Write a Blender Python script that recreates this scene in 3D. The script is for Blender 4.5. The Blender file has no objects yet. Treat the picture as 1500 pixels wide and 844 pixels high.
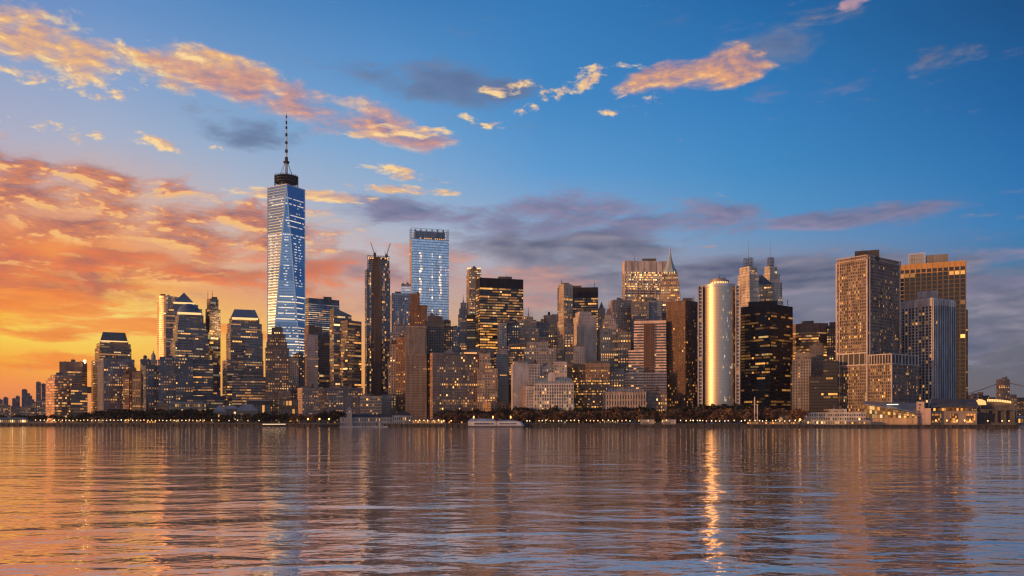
import bpy, math, random
from mathutils import Vector
random.seed(7)
C = bpy.context.scene.collection
PI = math.pi
# ------------------------------------------------------------------ camera geometry
F_PX, HY, CX, CAM_H, GZ = 1250.0, 612.0, 750.0, 12.0, 4.0
def U(px): return (px-CX)/F_PX
def shoreY(px): return CAM_H*F_PX/(12.6+px/1500*3.2)

class Frame:
    """A place on the ground seen in direction px at depth Y: local x to the right, y away, z up from the ground."""
    def __init__(s, px, Y, gz=GZ):
        u = U(px); s.az = math.atan(u); s.Y = Y; s.gz = gz
        s.F = (u*Y, Y); s.a = (math.cos(s.az), -math.sin(s.az)); s.d = (math.sin(s.az), math.cos(s.az))
    def along(s, px, p=(0, 0), dr=(1, 0)):
        u = U(px)
        fx = s.F[0]+p[0]*s.a[0]+p[1]*s.d[0]; fy = s.F[1]+p[0]*s.a[1]+p[1]*s.d[1]
        dx = dr[0]*s.a[0]+dr[1]*s.d[0]; dy = dr[0]*s.a[1]+dr[1]*s.d[1]
        return (u*fy-fx)/(dx-u*dy)
    def x(s, px, t=0): return s.along(px, (0, t))
    def z(s, py, t=0): return CAM_H+(HY-py)/F_PX*(s.Y+t*s.d[1])-s.gz
    def place(s, o):
        o.location = (s.F[0], s.F[1], s.gz); o.rotation_euler = (0, 0, -s.az)

# ------------------------------------------------------------------ object helpers
def tag(o, label=None, cat=None, group=None, kind=None):
    if label: o['label'] = label
    if cat: o['category'] = cat
    if group: o['group'] = group
    if kind: o['kind'] = kind
    return o
def empty(name, label, cat, fr=None, group=None):
    o = bpy.data.objects.new(name, None); C.objects.link(o); o.empty_display_size = 5
    if fr: fr.place(o)
    return tag(o, label, cat, group)

class MB:
    def __init__(s): s.v = []; s.f = []; s.c = []; s.use_c = False
    def quad(s, a, b, c, d, col=None):
        n = len(s.v); s.v += [a, b, c, d]; s.f.append((n, n+1, n+2, n+3))
        if col: s.use_c = True
        s.c.append(col or (0, 0, 0, .5))
    def poly(s, pts, col=None):
        n = len(s.v); s.v += list(pts); s.f.append(tuple(range(n, n+len(pts)))); s.c.append(col or (0, 0, 0, .5))
    def frust(s, pa, za, pb, zb, top=True, bot=True):
        """pa, pb: xy polygons, counter-clockwise, same length"""
        n = len(s.v); k = len(pa)
        s.v += [(p[0], p[1], za) for p in pa]+[(p[0], p[1], zb) for p in pb]
        for i in range(k):
            j = (i+1) % k
            s.f.append((n+i, n+j, n+k+j, n+k+i)); s.c.append((0, 0, 0, .5))
        if top: s.f.append(tuple(n+k+i for i in range(k))); s.c.append((0, 0, 0, .5))
        if bot: s.f.append(tuple(n+i for i in reversed(range(k)))); s.c.append((0, 0, 0, .5))
    def prism(s, pa, za, zb, **k): s.frust(pa, za, pa, zb, **k)
    def box(s, x0, x1, y0, y1, z0, z1): s.prism([(x0, y0), (x1, y0), (x1, y1), (x0, y1)], z0, z1)
    def obox(s, A, B, i0, i1, z0, z1):
        """box along the wall line A->B (local xy), from inset i0 to proud i1 along the outward normal"""
        dx, dy = B[0]-A[0], B[1]-A[1]; l = math.hypot(dx, dy) or 1
        n = (dy/l, -dx/l)
        s.prism([(A[0]+n[0]*i1, A[1]+n[1]*i1), (B[0]+n[0]*i1, B[1]+n[1]*i1), (B[0]+n[0]*i0, B[1]+n[1]*i0), (A[0]+n[0]*i0, A[1]+n[1]*i0)], z0, z1)
    def cyl(s, x, y, r0, r1, z0, z1, k=12, ph=0):
        pa = [(x+r0*math.cos(2*PI*i/k+ph), y+r0*math.sin(2*PI*i/k+ph)) for i in range(k)]
        pb = [(x+r1*math.cos(2*PI*i/k+ph), y+r1*math.sin(2*PI*i/k+ph)) for i in range(k)]
        s.frust(pa, z0, pb, z1)
    def tube(s, a, b, r0, r1=None, k=6):
        r1 = r0 if r1 is None else r1
        a, b = Vector(a), Vector(b); d = (b-a).normalized()
        e = d.orthogonal().normalized(); f = d.cross(e)
        n = len(s.v)
        for (p, r) in ((a, r0), (b, r1)):
            for i in range(k):
                q = p+(e*math.cos(2*PI*i/k)+f*math.sin(2*PI*i/k))*r; s.v.append(tuple(q))
        for i in range(k):
            j = (i+1) % k; s.f.append((n+i, n+j, n+k+j, n+k+i)); s.c.append((0, 0, 0, .5))
        s.f.append(tuple(n+i for i in reversed(range(k)))); s.c.append((0, 0, 0, .5))
        s.f.append(tuple(n+k+i for i in range(k))); s.c.append((0, 0, 0, .5))
    def mesh(s, name, mat, smooth=False):
        me = bpy.data.meshes.new(name); me.from_pydata(s.v, [], s.f)
        if s.use_c:
            at = me.color_attributes.new('lit', 'FLOAT_COLOR', 'CORNER'); buf = []
            for f, c in zip(s.f, s.c): buf += list(c)*len(f)
            at.data.foreach_set('color', buf)
        if smooth: me.polygons.foreach_set('use_smooth', [True]*len(me.polygons))
        me.materials.append(mat); me.update(); return me
    def build(s, name, mat, parent=None, smooth=False):
        o = bpy.data.objects.new(name, s.mesh(name, mat, smooth)); C.objects.link(o)
        if parent is not None: o.parent = parent
        return o

def scale_poly(p, k, ky=None):
    ky = k if ky is None else ky
    cx = sum(q[0] for q in p)/len(p); cy = sum(q[1] for q in p)/len(p)
    return [(cx+(q[0]-cx)*k, cy+(q[1]-cy)*ky) for q in p]
def centre(p): return (sum(q[0] for q in p)/len(p), sum(q[1] for q in p)/len(p))

# ------------------------------------------------------------------ materials
def new_mat(name):
    m = bpy.data.materials.new(name); m.use_nodes = True
    nt = m.node_tree; b = nt.nodes['Principled BSDF']; m.cycles.emission_sampling = 'NONE'
    return m, nt, b
_walls = {}
def wall_mat(col, rough=.8, metal=0., var=.35, scale=.12):
    key = (col, rough, metal, var)
    if key in _walls: return _walls[key]
    m, nt, b = new_mat('wall_finish'); N = nt.nodes; L = nt.links
    tc = N.new('ShaderNodeTexCoord'); mp = N.new('ShaderNodeMapping'); mp.inputs['Scale'].default_value = (scale, scale, scale*.3)
    L.new(tc.outputs['Object'], mp.inputs[0])
    n1 = N.new('ShaderNodeTexNoise'); n1.inputs['Scale'].default_value = 1.; n1.inputs['Detail'].default_value = 5; n1.inputs['Roughness'].default_value = .65
    L.new(mp.outputs[0], n1.inputs['Vector'])
    mr = N.new('ShaderNodeMapRange'); mr.inputs[1].default_value = .3; mr.inputs[2].default_value = .7
    mr.inputs[3].default_value = 1-var; mr.inputs[4].default_value = 1+var
    L.new(n1.outputs['Fac'], mr.inputs[0])
    oi = N.new('ShaderNodeObjectInfo'); hv = N.new('ShaderNodeHueSaturation'); hv.inputs['Color'].default_value = (*col, 1)
    L.new(mr.outputs[0], hv.inputs['Value']); L.new(hv.outputs[0], b.inputs['Base Color'])
    b.inputs['Roughness'].default_value = rough; b.inputs['Metallic'].default_value = metal
    b.inputs['Specular IOR Level'].default_value = .3
    _walls[key] = m; return m
_glass = {}
GL = dict(dark=((.022, .026, .036), .0, .12, .9), black=((.010, .011, .016), .0, .1, .8), blue=((.42, .54, .68), .9, .10, .5), silver=((.72, .77, .82), .95, .16, .5),
          bronze=((.10, .06, .035), .35, .15, .6), steel=((.10, .105, .12), .55, .16, .5), rose=((.50, .30, .22), .6, .3, .5), copper=((.42, .29, .20), .8, .62, .4), deep=((.22, .36, .56), .88, .1, .5))
def glass_mat(kind, single=False):
    key = (kind, single)
    if key in _glass: return _glass[key]
    col, met, ro, sp = GL[kind]
    m, nt, b = new_mat('window_glass'); N = nt.nodes; L = nt.links
    if single:
        oi = N.new('ShaderNodeObjectInfo'); csock, rsock = oi.outputs['Color'], oi.outputs['Random']
    else:
        at = N.new('ShaderNodeAttribute'); at.attribute_name = 'lit'; csock, rsock = at.outputs['Color'], at.outputs['Alpha']
    mr = N.new('ShaderNodeMapRange'); mr.inputs[3].default_value = .75; mr.inputs[4].default_value = 1.25; L.new(rsock, mr.inputs[0])
    hv = N.new('ShaderNodeHueSaturation'); hv.inputs['Color'].default_value = (*col, 1); L.new(mr.outputs[0], hv.inputs['Value'])
    L.new(hv.outputs[0], b.inputs['Base Color'])
    mr2 = N.new('ShaderNodeMapRange'); mr2.inputs[3].default_value = ro*.7; mr2.inputs[4].default_value = ro*1.3; L.new(rsock, mr2.inputs[0]); L.new(mr2.outputs[0], b.inputs['Roughness'])
    b.inputs['Metallic'].default_value = met; b.inputs['Specular IOR Level'].default_value = sp
    L.new(csock, b.inputs['Emission Color']); b.inputs['Emission Strength'].default_value = 1.
    _glass[key] = m; return m
_em = {}
def emit_mat(col, k, sample=False):
    key = (col, k)
    if key in _em: return _em[key]
    m, nt, b = new_mat('lamp_or_glint_glow'); b.inputs['Base Color'].default_value = (.5, .45, .4, 1)
    b.inputs['Emission Color'].default_value = (*col, 1); b.inputs['Emission Strength'].default_value = k
    if sample: m.cycles.emission_sampling = 'FRONT'
    _em[key] = m; return m
AMBER = (1., .41, .085); PALE = (1., .58, .21); WHITE = (1., .80, .50); ORANGE = (1., .36, .08)
def lit_col(warm=0., k=1.):
    """emission of one lit window; warm > 0 leans amber, < 0 leans pale"""
    r = random.random()+warm
    c = AMBER if r > .40 else (PALE if r > .05 else WHITE)
    s = LITK*k*random.choice((.07, .12, .2, .3, .45, .65, .9, 1.5))
    return (c[0]*s, c[1]*s, c[2]*s, random.random())
LITK = .74
def off_col(): return (0, 0, 0, random.random())

ROOFM = wall_mat((.11, .12, .14), .85)
METAL = wall_mat((.10, .10, .11), .5, .5, .2)
WHITEM = wall_mat((.55, .55, .55), .5, 0, .15)

# ------------------------------------------------------------------ buildings
_shared = {}
def pane_mesh(w, h, kind):
    key = (round(w, 2), round(h, 2), kind)
    if key not in _shared:
        m = MB(); m.quad((-w/2, 0, -h/2), (w/2, 0, -h/2), (w/2, 0, h/2), (-w/2, 0, h/2)); _shared[key] = m.mesh('pane', glass_mat(kind, True))
    return _shared[key]

def facade(wb, bands, singles, rest, A, B, z0, z1, st, zvis, face, hero):
    dx, dy = B[0]-A[0], B[1]-A[1]; ln = math.hypot(dx, dy)
    if ln < 2: return
    ex, ey = dx/ln, dy/ln; nx_, ny_ = ey, -ex
    zt = z1-st['top']; fl = st['floor']; zs = max(z0+st.get('foot', 0), zvis)
    nz = max(1, int(round((zt-zs)/fl))); fl = (zt-zs)/nz
    if zt-zs < 2: return
    nb = max(1, int(round(ln/st['bay']))); bw = ln/nb
    fw, fh = st['fw'], st['fh']; pp, sp = st['pp'], st['sp']; e = .004*face
    pw = (1-fw)*bw
    def P(s_, o): return (A[0]+ex*s_+nx_*o, A[1]+ey*s_+ny_*o)
    for i in range(nb+1):
        if st.get('every') and i % st['every'] and 0 < i < nb: w, q = pw*.35, min(pp, sp)*.6
        else: w, q = pw, pp
        wb.obox(P(max(0, i*bw-w/2), 0), P(min(ln, i*bw+w/2), 0), -.3, q, z0+.01, z1-.02-e)
    for j in range(nz+1):
        zc = zs+j*fl; h = (1-fh)*fl/2
        wb.obox(A, B, -.3, sp, max(z0, zc-h), min(zt+.01, zc+h)-.03-e)
    if st['mode'] == 'punch' and nz > 6:
        for j in (random.choice((2, 3)), nz-random.choice((1, 2, 3))):
            zc = zs+j*fl; wb.obox(A, B, -.3, pp+.25, zc-.35, zc+.3-e)
        wb.obox(A, B, -.3, pp+.45, z1-1.3, z1-.05-e*2)
    if st['top'] > .5: wb.obox(A, B, -.3, sp*.7, zt-.02, z1-.06-e)
    ow, oh = fw*bw, fh*fl
    lf = st['lit']; rows = st['rows']; warm = st['warm']; lk = st['lk']
    for j in range(nz):
        key = round(zs+j*fl, 1)
        full = random.random() < rows
        dark = random.random() < st.get('dark', .12)
        run = 0; rk = random.choice((.35, .6, .85, 1.15, 1.5)); keep = None
        band = st['mode'] == 'band'; rp = random.choice(st['rowp']) if 'rowp' in st else None
        for i in range(nb):
            f = st.get('fn')
            if f: p = f(i/max(1, nb-1), j/max(1, nz-1), face)
            elif rp is not None: p = rp
            else: p = .9 if full else (.06 if dark else min(.92, lf*1.55))
            if run > 0 and not f: run -= 1; c = keep
            else:
                on = random.random() < p
                c = lit_col(warm, lk*rk) if on else off_col()
                if not f and random.random() < (.75 if band else .45): run = random.randint(1, 5 if band else 2); keep = c
            if c[0] > 0: q_ = random.uniform(.75, 1.2); c = (c[0]*q_, c[1]*q_, c[2]*q_, random.random())
            on = c[0] > 0
            s0 = i*bw+pw/2; s1 = s0+ow; za = zs+j*fl+(1-fh)*fl/2; zb = za+oh
            if st['mode'] == 'band' or not hero:
                tgt = bands.setdefault(key, MB()) if st['mode'] == 'band' else rest
                a, b = P(s0-.05, .06), P(s1+.05, .06)
                tgt.quad((*a, za), (*b, za), (*b, zb), (*a, zb), c)
            else:
                singles.append((on, P((s0+s1)/2, .06), (za+zb)/2, math.atan2(ey, ex), ow+.1, oh+.05, c))

STY = dict(
    stone=dict(wall=(.30, .235, .18), bay=3.4, floor=3.7, fw=.50, fh=.56, pp=.35, sp=.22, mode='punch', glass='dark', lit=.22, rows=.06, warm=.2, lk=1.2, top=3),
    pale=dict(wall=(.44, .38, .32), bay=3.2, floor=3.6, fw=.48, fh=.55, pp=.3, sp=.2, mode='punch', glass='dark', lit=.2, rows=.05, warm=.1, lk=1.2, top=3),
    brick=dict(wall=(.19, .105, .065), bay=3.2, floor=3.4, fw=.5, fh=.55, pp=.3, sp=.2, mode='punch', glass='dark', lit=.3, rows=.06, warm=.3, lk=1.3, top=3),
    ribbon=dict(wall=(.20, .19, .20), bay=2.6, floor=3.9, fw=.90, fh=.55, pp=.12, sp=.3, mode='band', glass='steel', lit=.28, rows=.2, warm=.1, lk=1.2, top=4, rowp=(.1, .25, .4, .6, .85)),
    curtain=dict(wall=(.10, .12, .15), bay=3.0, floor=4.0, fw=.92, fh=.82, pp=.14, sp=.1, mode='band', glass='blue', lit=.12, rows=.08, warm=-.1, lk=1.1, top=3),
    black=dict(wall=(.022, .022, .026), bay=2.8, floor=3.9, fw=.88, fh=.6, pp=.25, sp=.15, mode='band', glass='black', rowp=(.05, .1, .3, .5), lit=.3, rows=.25, warm=.3, lk=1.2, top=10),
    piers=dict(wall=(.34, .29, .24), bay=2.6, floor=3.8, fw=.5, fh=.62, pp=.8, sp=.15, mode='band', glass='dark', lit=.25, rows=.1, warm=.2, lk=1.1, top=5),
)
ALL = []          # (x0, x1, short description) for zone labels
def rect(fr, x0, x1, xc, s, D, rot=None):
    """footprint, counter-clockwise from the left end of the visible side; returns (poly, number of front edges)"""
    if xc is None:
        a = fr.x(x0, s); b = fr.x(x1, s)
        return [(a, s), (b, s), (b, s+D), (a, s+D)], 1
    c = (fr.x(xc, s), s)
    th = rot if rot is not None else min(1.35, max(.2, math.atan2(max(1, x1-xc), max(1, xc-x0))))
    dl = (-math.cos(th), math.sin(th)); dr = (math.sin(th), math.cos(th))
    l = fr.along(x0, c, dl); r = fr.along(x1, c, dr)
    pl = (c[0]+dl[0]*l, c[1]+dl[1]*l); pr = (c[0]+dr[0]*r, c[1]+dr[1]*r)
    return [pl, c, pr, (pl[0]+pr[0]-c[0], pl[1]+pr[1]-c[1])], 2

def B(name, label, cat, Y, tiers, style='stone', yb=600, D=None, mech=(), ant=(), tank=0, group=None, roofcol=None, rot=None, step=2.5, crown=None, poly=None, hero=True, parapet=True, **kw):
    st = dict(STY[style]); st.update(kw); wk = 1.3 if sum(st['wall']) > .3 else 1.1; st['wall'] = tuple(min(.8, c*wk) for c in st['wall'])
    x0 = min(t[0] for t in tiers); x1 = max(t[1] for t in tiers)
    if 555 < (x0+x1)/2 < 1165 and Y < 1300: Y = 1300-(1300-Y)*.78
    t0 = tiers[0]; xc0 = t0[3] if len(t0) > 3 else None
    fr = Frame(xc0 if xc0 is not None else (t0[0]+t0[1])/2, Y)
    root = empty(name, label, cat, fr, group)
    wm = wall_mat(st['wall'], st.get('rough', .8), st.get('metal', 0), st.get('var', .45))
    wb = MB(); rb = MB(); bands = {}; singles = []; rest = MB()
    zb = 0.; zvis = max(0, fr.z(yb)-18)
    wpx = (t0[1]-t0[0])*Y/F_PX
    D0 = D or min(42, max(14, wpx*.8)); last = None
    for k, t in enumerate(tiers):
        xc = t[3] if len(t) > 3 else None
        s = k*step
        z1 = fr.z(t[2], s)
        if poly and k in poly: pl, nf = poly[k](fr, s)
        else: pl, nf = rect(fr, t[0], t[1], xc, s, max(8, D0-2*s) if xc is None else D0, rot)
        wb.prism(pl, zb-(.5 if k else 0), z1-.08)
        n = len(pl)
        tst = dict(st)
        if k < len(tiers)-1: tst['top'] = min(st['top'], 1.2)
        if z1-zb < tst['top']+2.5: tst['top'] = .3
        for i in range(n):
            vis = i < nf
            A_, B_ = pl[i], pl[(i+1) % n]
            if i >= nf and n == 4 and nf == 1 and i == 2: continue
            if i >= nf and n == 4 and nf == 2 and i >= 2: continue
            if n > 4 and not vis: continue
            zv = max(zb, zvis)
            zs_ = zv
            facade(wb, bands, singles if vis else [], rest, A_, B_, zb, z1, tst, zv, i+1, hero and vis)
        rb.prism(scale_poly(pl, .96), z1-.3, z1+.02)
        if parapet and k == len(tiers)-1 and crown is None:
            for i in range(n): wb.obox(pl[i], pl[(i+1) % n], -.5, .03+.003*i, z1-.5, z1+.9-.004*i)
        last = (pl, z1, s); zb = z1
    if crown is None and parapet and hero and st.get('clutter', True) and not mech:
        w_ = random.uniform(.25, .5)*(x1-x0)*.8; c_ = random.uniform(x0+(x1-x0)*.15, x1-(x1-x0)*.15-w_); mech = [(max(c_, tiers[-1][0]+1), min(c_+w_, tiers[-1][1]-1), tiers[-1][2]-random.uniform(2., 4.))]
        mech = [q for q in mech if q[1]-q[0] > 2]
    if tank == 0 and style in ('stone', 'pale', 'brick') and crown is None and hero and random.random() < .55: tank = random.choice((1, 1, 2))
    if not ant and crown is None and hero and st.get('clutter', True) and random.random() < .35:
        a_ = random.uniform(tiers[-1][0]+2, tiers[-1][1]-2); ant = [(a_, tiers[-1][2]-random.uniform(5, 11))]
    wb.build('wall', wm, root); rb.build('roof', ROOFM if roofcol is None else wall_mat(roofcol, .7), root)
    pl, z1, s = last; c = centre(pl); dep = s+D0*.35
    gm = glass_mat(st['glass'])
    for key in sorted(bands): bands[key].build('window_band', gm, root)
    if singles:
        singles.sort(key=lambda q: (not q[0], random.random()))
        for q in singles[:100]:
            o = bpy.data.objects.new('window', pane_mesh(q[4], q[5], st['glass'])); C.objects.link(o); o.parent = root
            o.location = (q[1][0], q[1][1], q[2]); o.rotation_euler = (0, 0, q[3]); o.color = (q[6][0], q[6][1], q[6][2], 1)
        for q in singles[100:]:
            ca, sa = math.cos(q[3])*q[4]/2, math.sin(q[3])*q[4]/2; h = q[5]/2; x, y = q[1]; z = q[2]
            rest.quad((x-ca, y-sa, z-h), (x+ca, y+sa, z-h), (x+ca, y+sa, z+h), (x-ca, y-sa, z+h), q[6])
    if rest.f: tag(rest.build('windows', gm, root), kind='stuff')
    for (a, b, yt) in mech:
        m = MB(); xa, xb = fr.x(a, dep), fr.x(b, dep); zt = fr.z(yt, dep)
        m.box(xa, xb, dep, dep+max(5, min(14, D0*.4)), z1-.2, zt)
        q = (xb-xa)
        nn = max(2, int(q/1.6))
        for i in range(nn): m.box(xa+q*(i+.2)/nn, xa+q*(i+.55)/nn, dep-.25, dep+.1, z1+.2, zt-.5)
        m.build('rooftop_plant', wall_mat(st.get('mechcol', (.13, .12, .12)), .7), root)
    for (a, yt) in ant:
        m = MB(); d2 = dep+1.5; xa = fr.x(a, d2); zt = fr.z(yt, d2); h = zt-z1
        m.tube((xa, d2, z1-.3), (xa, d2, z1+h*.55), .5, .35); m.tube((xa, d2, z1+h*.55), (xa, d2, zt), .3, .12)
        m.box(xa-.8, xa+.8, d2-.8, d2+.8, z1+h*.5, z1+h*.5+.7)
        m.build('antenna', METAL, root)
    for k in range(tank):
        m = MB(); xa = c[0]+random.uniform(-.3, .3)*(pl[1][0]-pl[0][0]); ya = c[1]+random.uniform(-3, 3)
        for (ox, oy) in ((-1.2, -1.2), (1.2, -1.2), (1.2, 1.2), (-1.2, 1.2)): m.tube((xa+ox, ya+oy, z1-.1), (xa+ox, ya+oy, z1+2.6), .15)
        m.cyl(xa, ya, 2, 2, z1+2.5, z1+6, 10); m.cyl(xa, ya, 2.15, .2, z1+6, z1+7.6, 10)
        m.build('water_tank', wall_mat((.12, .085, .06), .9), root)
    # small roof clutter: vents, stair heads, ducts
    if st.get('clutter', True):
        w = abs(pl[1][0]-pl[0][0])
        for k in range(min(5, max(2, int(w/7)))) if crown is None else ():
            m = MB(); xa = c[0]+random.uniform(-.38, .38)*w; ya = c[1]+random.uniform(-.25, .2)*D0; q = random.uniform(.8, 2.6)
            m.box(xa-q, xa+q, ya-q*.8, ya+q*.8, z1-.2+.001*k, z1+random.uniform(1, 3.6))
            if random.random() < .3: m.tube((xa, ya, z1), (xa, ya, z1+random.uniform(5, 9)), .18, .1)
            m.build('roof_vent', wall_mat((.17, .16, .16), .8), root)
    if crown:
        for cr in (crown if isinstance(crown, list) else [crown]):
            kind = cr[0]
            if kind in ('pyramid', 'mansard', 'dome'):
                _, a, b, yt, w, col = cr[:6]
                base = [(fr.x(a, s), s), (fr.x(b, s), s), (fr.x(b, s), s+D0*.75), (fr.x(a, s), s+D0*.75)]
                m = MB(); cc = centre(base); zt = fr.z(yt, cc[1])
                if kind == 'dome':
                    rx = (base[1][0]-base[0][0])/2; ry = D0*.375; K = 24; prev = None
                    for q in range(7):
                        ang = q/7*PI/2*.98; rr = math.cos(ang); zz = z1+(zt-z1)*math.sin(ang)
                        ring = [(cc[0]+rx*rr*math.cos(2*PI*i/K), cc[1]+ry*rr*math.sin(2*PI*i/K)) for i in range(K)]
                        if prev: m.frust(prev[0], prev[1], ring, zz, top=(q == 6), bot=False)
                        prev = (ring, zz)
                else:
                    m.frust(base, z1-.1, scale_poly(base, w), zt)
                m.build('roof_crown', wall_mat(col, .35, .4, .15), root)
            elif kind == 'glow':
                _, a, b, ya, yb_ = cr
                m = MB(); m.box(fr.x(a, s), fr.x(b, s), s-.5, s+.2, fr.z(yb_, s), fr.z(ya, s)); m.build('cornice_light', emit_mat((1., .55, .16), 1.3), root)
            elif kind == 'spire':
                _, a, yt, yb_, w = cr
                d2 = c[1]; xa = fr.x(a, d2); m = MB(); z0_ = fr.z(yb_, d2); zt = fr.z(yt, d2)
                m.cyl(xa, d2, w, w*.45, z0_, z0_+(zt-z0_)*.35, 8); m.cyl(xa, d2, w*.4, .12, z0_+(zt-z0_)*.35, zt, 8)
                m.build('spire', wall_mat(st['wall'], .7), root)
    ALL.append((x0, x1, Y, name.replace('_', ' ')))
    return root, fr, last
# ------------------------------------------------------------------ far shore on the left
def dimlit(p): return dict(lit=p, lk=.5, hero=False, clutter=False)
FARWALL = (.19, .16, .17)
far = [
 (-2, 4, 586, None, 'grey far-shore block cut by the left edge of the photo'), (5, 12, 583, 586, 'slim grey far-shore tower second from the left edge'),
 (18, 24, 584.5, None, 'low grey far-shore block beside a taller square one'), (23.2, 29, 581, 583, 'square-topped far-shore tower left of the stepped dark one'),
 (32, 40, 571.5, None, 'dark far-shore tower with its top stepping down to the right'), (53, 60, 560.5, 562, 'taller half of the two far-shore towers beside the sloping lit roof'),
 (61, 67, 563, None, 'lower half of the two far-shore towers beside the sloping lit roof')]
for k, (a, b, y, m, lab) in enumerate(far):
    tiers = [(a, b, y)]
    if k == 4: tiers = [(32, 50, 585), (32, 47, 579.5), (32, 44, 576), (a, b, y)]
    B('far_shore_tower', lab, 'tower', 2300+k*25, tiers, 'stone', yb=612, wall=FARWALL, D=26, step=.3, group='towers on the far shore', mech=[(a+1, b-2, y-1.5)], **dimlit(.12))
low = [(-6, 15, 594, 'long low far-shore block with scattered lights at the left edge', (.3, .2, .15)), (16, 27.5, 595.5, 'low dim far-shore block left of the peach lit one', (.22, .16, .14)), (28, 45, 596, 'peach lit low far-shore block', (.5, .3, .2)),
       (45.6, 53, 589, 'grey far-shore block just right of the peach lit one', (.2, .17, .17)), (54, 68, 586, 'grey far-shore block below the pair of far towers', (.2, .18, .18))]
for k, (a, b, y, lab, col) in enumerate(low):
    B('far_shore_block', lab, 'building', 2000+k*20, [(a, b, y)], 'stone', yb=612, wall=col, D=30, group='low blocks on the far shore', hero=False, lit=.4, lk=1.0, clutter=False)

# ------------------------------------------------------------------ left cluster
B('glass_office_block', 'low peach-tinted glass block with a stepped left end and a glowing sloped roof', 'office block', 1290,
  [(67, 103, 557, 80), (70, 103, 553, 80.5), (74, 103, 549.5, 81)], 'ribbon', yb=615, wall=(.34, .23, .17), lit=.5, rows=.25, glass='rose', fh=.6, step=.6, warm=.1, top=.5, D=30,
  fn=lambda i, j, f: (.9 if j in (.4,) else .45) if f == 2 else .08)
B('office_block', 'brown ribbon-windowed block with a dark flat crown behind the glowing sloped roof', 'office block', 1380,
  [(87, 127.5, 531, 120)], 'ribbon', yb=612, wall=(.16, .11, .09), lit=.5, rows=.3, top=14, warm=.2, ant=[(107, 524)], mech=[(104, 110, 527)])
GLINT_FR = Frame(124, 1372); m = MB(); m.cyl(0, 0, 1.5, 1.5, 0, 2.4, 10); m.tube((0, .5, -3), (0, .5, .2), .3)  # emissive drum on a stub, added to imitate the sun's glint and its water streak
tag(m.build('sun_glint', emit_mat((1., .62, .25), 30)), 'dazzling sun glint, added as a glowing drum, on the roof edge of the ribbon-windowed block at the left', 'sun_glint')
GLINT_FR.place(bpy.context.scene.collection.objects[-1]); bpy.context.scene.collection.objects[-1].location.z += GLINT_FR.z(530)
B('office_block', 'small dark brown block with amber windows beside the glowing sloped roof', 'office block', 1300, [(104, 128, 566), (112, 134, 575)], 'ribbon', yb=615, wall=(.14, .09, .07), lit=.4, rows=.2, warm=.3, step=0.2, D=24)
B('stepped_tower', 'bronze glass tower with stepped shoulders and a dark flat mansard at the left end', 'office tower', 1400,
  [(134, 193, 527, 142), (139, 192.5, 509, 146), (141.5, 191.5, 502, 147), (146, 188, 498, 150)], 'ribbon', yb=600, wall=(.24, .16, .11), bay=2.8, fh=.5, lit=.75, rows=.3, top=1, warm=-.05, lk=1., step=1.5,
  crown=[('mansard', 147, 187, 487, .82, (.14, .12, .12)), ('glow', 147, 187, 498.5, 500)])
B('apartment_tower', 'grey apartment tower with a pale left shaft in front of the stepped bronze tower', 'apartment tower', 1260,
  [(143, 197, 526, 152)], 'stone', yb=608, wall=(.21, .19, .19), glass='steel', bay=3.1, fw=.55, lit=.3, mech=[(176, 186, 523)], pp=.5)
B('apartment_slab', 'slim orange-brown slab beside the grey apartment tower', 'apartment block', 1240, [(180, 189, 549)], 'brick', yb=608, wall=(.36, .19, .09), lit=.55, D=20)
B('apartment_block', 'dark-topped brown block with lit orange piers between slim slabs', 'apartment block', 1250, [(187, 199, 540)], 'piers', yb=608, wall=(.24, .13, .07), lit=.5, top=14, D=20)
B('apartment_tower', 'orange brick apartment tower with tall pale piers left of the domed lantern', 'apartment tower', 1232, [(194, 208.5, 546, 206)], 'piers', yb=608, wall=(.40, .22, .11), lit=.45, bay=2.4, D=22)
B('apartment_block', 'dark grey block with a flat roof below the domed lantern', 'apartment block', 1262, [(206, 219, 527)], 'stone', yb=608, wall=(.14, .13, .14), lit=.15, D=24)
r, fr, _ = B('lantern_tower', 'pale masonry tower topped by a small domed lantern and finial', 'tower', 1300, [(217, 232, 535), (219.5, 230, 527)], 'pale', yb=605, wall=(.36, .28, .22), lit=.2, D=20, step=1.5, crown=('spire', 224.5, 511, 527, .5))
m = MB(); d = 6; x = fr.x(224.5, d)
m.cyl(x, d, 3.6, 3.4, fr.z(527, d), fr.z(521.5, d), 12); m.cyl(x, d, 3.6, 1.2, fr.z(521.5, d), fr.z(517, d), 12); m.cyl(x, d, .8, .6, fr.z(517, d), fr.z(514, d), 8)
m.build('lantern', wall_mat((.34, .28, .24), .6), r)
B('apartment_block', 'dark blue block with amber windows left of the brown lowrise', 'apartment block', 1225, [(207, 233, 537, 214)], 'stone', yb=608, wall=(.11, .115, .13), glass='steel', lit=.3, warm=.1, tank=1)
B('apartment_block', 'wide dark block with scattered windows below the curved glass tower', 'apartment block', 1235, [(232, 258, 527), (234, 256, 524)], 'stone', yb=606, wall=(.12, .12, .135), glass='steel', lit=.28, warm=.1, step=1)
B('apartment_block', 'dark narrow block with sparse windows below the blue dome', 'apartment block', 1228, [(257, 283, 528), (262, 278, 524)], 'stone', yb=606, wall=(.10, .105, .12), lit=.22, step=1, tank=1)
def arc_poly(a, b, sag, n=10, D=34, flip=False):
    def f(fr, s):
        xa, xb = fr.x(a, s), fr.x(b, s); w = xb-xa
        front = [(xa+w*i/n, s-sag*(1-(2*i/n-1)**2)+sag) for i in range(n+1)]
        return front+[(xb, s+D), (xa, s+D)], n
    return f
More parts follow.
